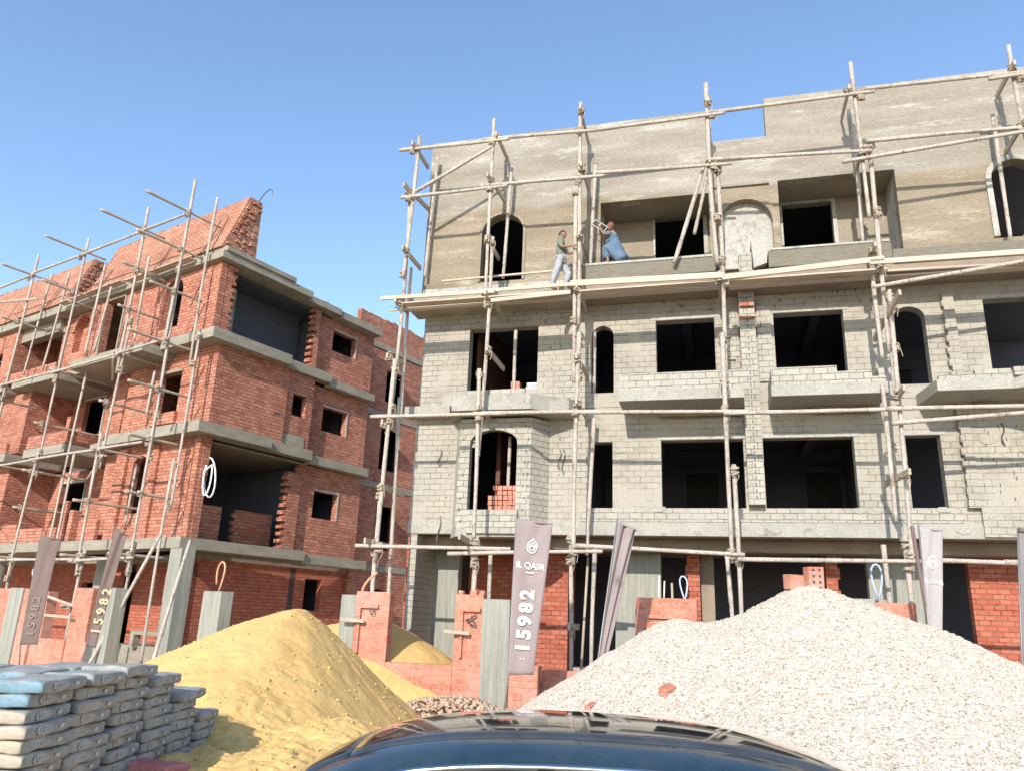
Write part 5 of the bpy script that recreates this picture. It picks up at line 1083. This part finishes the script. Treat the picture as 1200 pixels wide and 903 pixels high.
# crouching man in a blue robe on the ledge
man2 = empty('person', W(G1, 5.52, .72, 10.44), R(-15), 'man in a long blue robe crouching on the ledge and lifting a white tool', 'person')
P_ = {'pelvis': (.12, 0, .38, (.15, .14)), 'waist': (.06, 0, .55, (.13, .11)), 'chest': (.0, 0, .78, (.15, .12)), 'neck': (-.06, 0, .93, .05), 'headb': (-.08, 0, 1.0, .05),
      'shl': (.0, .17, .88, .055), 'ell': (-.22, .22, .78, .042), 'lwrist': (-.32, .10, .98, .028), 'shr': (.0, -.17, .88, .055), 'elr': (-.20, -.24, .80, .042), 'rwrist': (-.30, -.12, 1.02, .028),
      'hipl': (.12, .11, .36, .09), 'knl': (-.22, .16, .42, .065), 'anl': (-.12, .14, .08, .04), 'tol': (-.26, .14, .04, .035), 'hipr': (.12, -.11, .36, .09), 'knr': (-.20, -.16, .40, .065), 'anr': (-.10, -.14, .08, .04), 'tor': (-.24, -.14, .04, .035)}
E_ = [('pelvis', 'waist'), ('waist', 'chest'), ('chest', 'neck'), ('neck', 'headb'), ('chest', 'shl'), ('shl', 'ell'), ('ell', 'lwrist'), ('chest', 'shr'), ('shr', 'elr'), ('elr', 'rwrist'), ('pelvis', 'hipl'), ('hipl', 'knl'), ('knl', 'anl'), ('anl', 'tol'), ('pelvis', 'hipr'), ('hipr', 'knr'), ('knr', 'anr'), ('anr', 'tor')]
hand(P_, E_, (-.32, .10, .98), (-.5, -.2, 1), (0, -1, 0), 'l'); hand(P_, E_, (-.30, -.12, 1.02), (-.5, .2, 1), (0, 1, 0), 'r')
skinned('body', P_, E_, 'skin', man2); head(man2, (-.08, 0, 1.13), (-.8, .4, .35), cap=True, hair='cap')
rb_ = {'chest': (.0, 0, .80, (.17, .14)), 'waist': (.08, 0, .5, (.22, .18)), 'hem': (.17, 0, .20, (.25, .20)), 'hem2': (.30, 0, .06, (.33, .22)), 'shl': (.0, .17, .87, .075), 'ell': (-.2, .22, .79, .07), 'shr': (.0, -.17, .87, .075), 'elr': (-.18, -.24, .80, .07), 'lapl': (-.20, .12, .42, .125), 'lapr': (-.18, -.12, .41, .125), 'skl': (-.14, .09, .16, .12), 'skr': (-.12, -.09, .16, .12)}
skinned('robe', rb_, [('chest', 'waist'), ('waist', 'hem'), ('hem', 'hem2'), ('waist', 'lapl'), ('lapl', 'skl'), ('waist', 'lapr'), ('lapr', 'skr'), ('chest', 'shl'), ('shl', 'ell'), ('chest', 'shr'), ('shr', 'elr')], 'robe', man2, 'chest')
tl = MB()
for a, b in (((-.2, 0, -.08), (.2, 0, -.08)), ((-.2, 0, .08), (.2, 0, .08)), ((-.2, 0, -.08), (-.2, 0, .08)), ((.2, 0, -.08), (.2, 0, .08)), ((0, 0, -.08), (0, 0, .08))): tl.tube([a, b], .012, 6)
to = tl.build('hand_frame', 'alu', None); to.location = W(G1, 5.18, .80, 11.58); to.rotation_euler = (0, R(38), R(-15)); tag(to, 'small white frame tool held up by the crouching man in blue', 'tool')

# ------------------------------------------------------------------ parked car (roof in the foreground)
car = empty('parked_car', (.27, 3.25, 0), R(-3), 'dark blue car parked in the foreground, only its glossy roof in the picture', 'car')
def loft(name, stations, mat, close_ends=True):
    """stations: (x, [(y, z)...]) rings of equal length"""
    mb = MB(); n = len(stations[0][1]); vs = [(x, y, z) for x, rg in stations for y, z in rg]; fs = []
    for i in range(len(stations) - 1):
        for k in range(n): l = (k + 1) % n; fs.append((i * n + k, i * n + l, (i + 1) * n + l, (i + 1) * n + k))
    if close_ends: fs += [tuple(range(n)), tuple(range((len(stations) - 1) * n, len(stations) * n))]
    mb.add(vs, fs); o = mb.build(name, mat, car, smooth=True); return o
def body_ring(w_, zb, zt, c=.12):
    pts = []
    for sx, sz in ((1, -1), (1, 1), (-1, 1), (-1, -1)):
        pass
    half = [(0, zb), (w_ * .9, zb), (w_, zb + .12), (w_ * 1.0, (zb + zt) / 2), (w_ * .985, zt - .10), (w_ * .93, zt - .02), (w_ * .6, zt + .015), (0, zt + .03)]
    return half + [(-y, z) for y, z in half[-2:0:-1]]
sts = []
for x, w_, zb, zt in ((-2.25, .60, .35, .62), (-2.18, .78, .25, .72), (-1.9, .86, .22, .82), (-1.4, .89, .2, .90), (-.8, .9, .2, .95), (0, .9, .2, .96), (1.0, .9, .2, .97), (1.7, .89, .2, .98), (2.1, .86, .24, .95), (2.32, .78, .28, .88), (2.38, .62, .4, .8)): sts.append((x, body_ring(w_, zb, zt)))
loft('body', sts, 'paint')
# greenhouse surface: roof height profile along x and crown across y
def roofz(x):
    d = x - .03
    a, b = (.075, .115) if d < 0 else (.05, .085); q = min(abs(d), 1.05)
    return 1.452 - a * q * q - b * q ** 4 - (max(abs(d) - 1.05, 0)) * (2 * a * 1.05 + 4 * b * 1.05 ** 3) * .8
def halfw(x): return .57 - .05 * ((x - .2) / 1.2) ** 2
def strip(name, x0, x1, y0f, y1f, mat, dz=0, nx=40, ny=14, parent=car, thick=.02):
    mb = MB(); vs = []
    for s in (0, -thick):
        for i in range(nx + 1):
            x = x0 + (x1 - x0) * i / nx
            for j in range(ny + 1):
                a, b = y0f(x), y1f(x); y = a + (b - a) * j / ny; q = y / halfw(x)
                vs.append((x, y, roofz(x) - .05 * q * q - .055 * abs(q) ** 6 + dz + s))
    m_ = (nx + 1) * (ny + 1); fs = []
    for i in range(nx):
        for j in range(ny): a = i * (ny + 1) + j; q = (a, a + 1, a + ny + 2, a + ny + 1); fs += [q, tuple(m_ + t for t in q[::-1])]
    for i in range(nx):
        for j in (0, ny): a = i * (ny + 1) + j; fs.append((a, a + ny + 1, m_ + a + ny + 1, m_ + a))
    for j in range(ny):
        for i in (0, nx): a = i * (ny + 1) + j; fs.append((a, a + 1, m_ + a + 1, m_ + a))
    mb.add(vs, fs); return mb.build(name, mat, parent, smooth=True)
H = halfw
roof = strip('roof_panel', -.96, 1.1, lambda x: -H(x), lambda x: -H(x) + .17, 'paint', 0)
strip('roof_glass', -.76, 1.02, lambda x: -H(x) + .178, lambda x: H(x) - .05, 'carglass', .002, parent=roof)
strip('roof_rail', -.96, 1.1, lambda x: H(x) - .042, lambda x: H(x) + .01, 'paint', .0, parent=roof, ny=6)
strip('roof_edge', -.96, -.768, lambda x: -H(x) + .178, lambda x: H(x) - .05, 'paint', .0, parent=roof, nx=6)
strip('roof_edge', 1.028, 1.1, lambda x: -H(x) + .178, lambda x: H(x) - .05, 'paint', .0, parent=roof, nx=6)
for a, b in ((-.02, .09), (None, None)):
    strip('windshield_pillar', -1.65, -.962, (lambda x: -H(x)) if a else (lambda x: H(x) - .11), (lambda x: -H(x) + .10) if a else (lambda x: H(x)), 'paint', 0, nx=14, ny=4)
strip('windshield', -1.65, -.97, lambda x: -H(x) + .105, lambda x: H(x) - .115, 'carglass', -.005)
strip('rear_window', 1.108, 1.75, lambda x: -H(x) - .0, lambda x: H(x) + .0, 'carglass', -.005)
for sy in (-1, 1):
    mb = MB(); n = 24; top = []; bot = []
    for i in range(n + 1):
        x = -1.6 + 3.3 * i / n; hw = halfw(x); top.append((x, sy * (hw + .004), roofz(x) - .104)); k = min(1, max(0, (roofz(x) - .96) / .4)); bot.append((x, sy * (.87), .95))
    vs = top + bot + [(x, y - sy * .03, z) for x, y, z in top + bot]; m_ = 2 * (n + 1)
    fs = []
    for i in range(n): q = (i, i + 1, n + 2 + i, n + 1 + i); fs += [q, tuple(m_ + t for t in q[::-1])]
    mb.add(vs, fs); sw = mb.build('side_window', 'carglass', car, smooth=True)
    mb = MB(); mb.tube([(x, y + sy * .005, z + .012) for x, y, z in top], .011, 6); mb.build('chrome_trim', 'chrome', sw, smooth=True)
    for px in (-.05, 1.0):
        mb = MB(); i = int((px + 1.6) / 3.3 * n); a, b = Vector(top[i]), Vector(bot[i]); mb.obox((a + b) / 2 + Vector((0, sy * .012, 0)), (.05, 0, 0), (0, .02, 0), b - a); mb.build('door_pillar', 'tyre', sw)
    for px in (-1.4, 1.5):
        mb = MB(); mb.tube([(px, sy * .74, .33), (px, sy * .93, .33)], .33, 28); wl = mb.build('wheel', 'tyre', car)
        mb = MB(); mb.tube([(px, sy * .925, .33), (px, sy * .935, .33)], .2, 20); mb.build('rim', 'chrome', wl)
    mb = MB(); mb.box(-2.24, -2.05, sy * .45, sy * .74, .60, .70); mb.build('headlight', 'lamp', car, bevel=.02)
    mb = MB(); mb.box(2.25, 2.37, sy * .45, sy * .74, .74, .84); mb.build('tail_light', 'lamp_red', car, bevel=.02)
    mb = MB(); mb.box(-.85, -.72, sy * .9, sy * 1.05, .95, 1.08); mb.build('side_mirror', 'paint', car, bevel=.025)
    for px in (.15, 1.15): mb = MB(); mb.box(px, px + .16, sy * .9, sy * .925, .78, .81); mb.build('door_handle', 'chrome', car, bevel=.006)
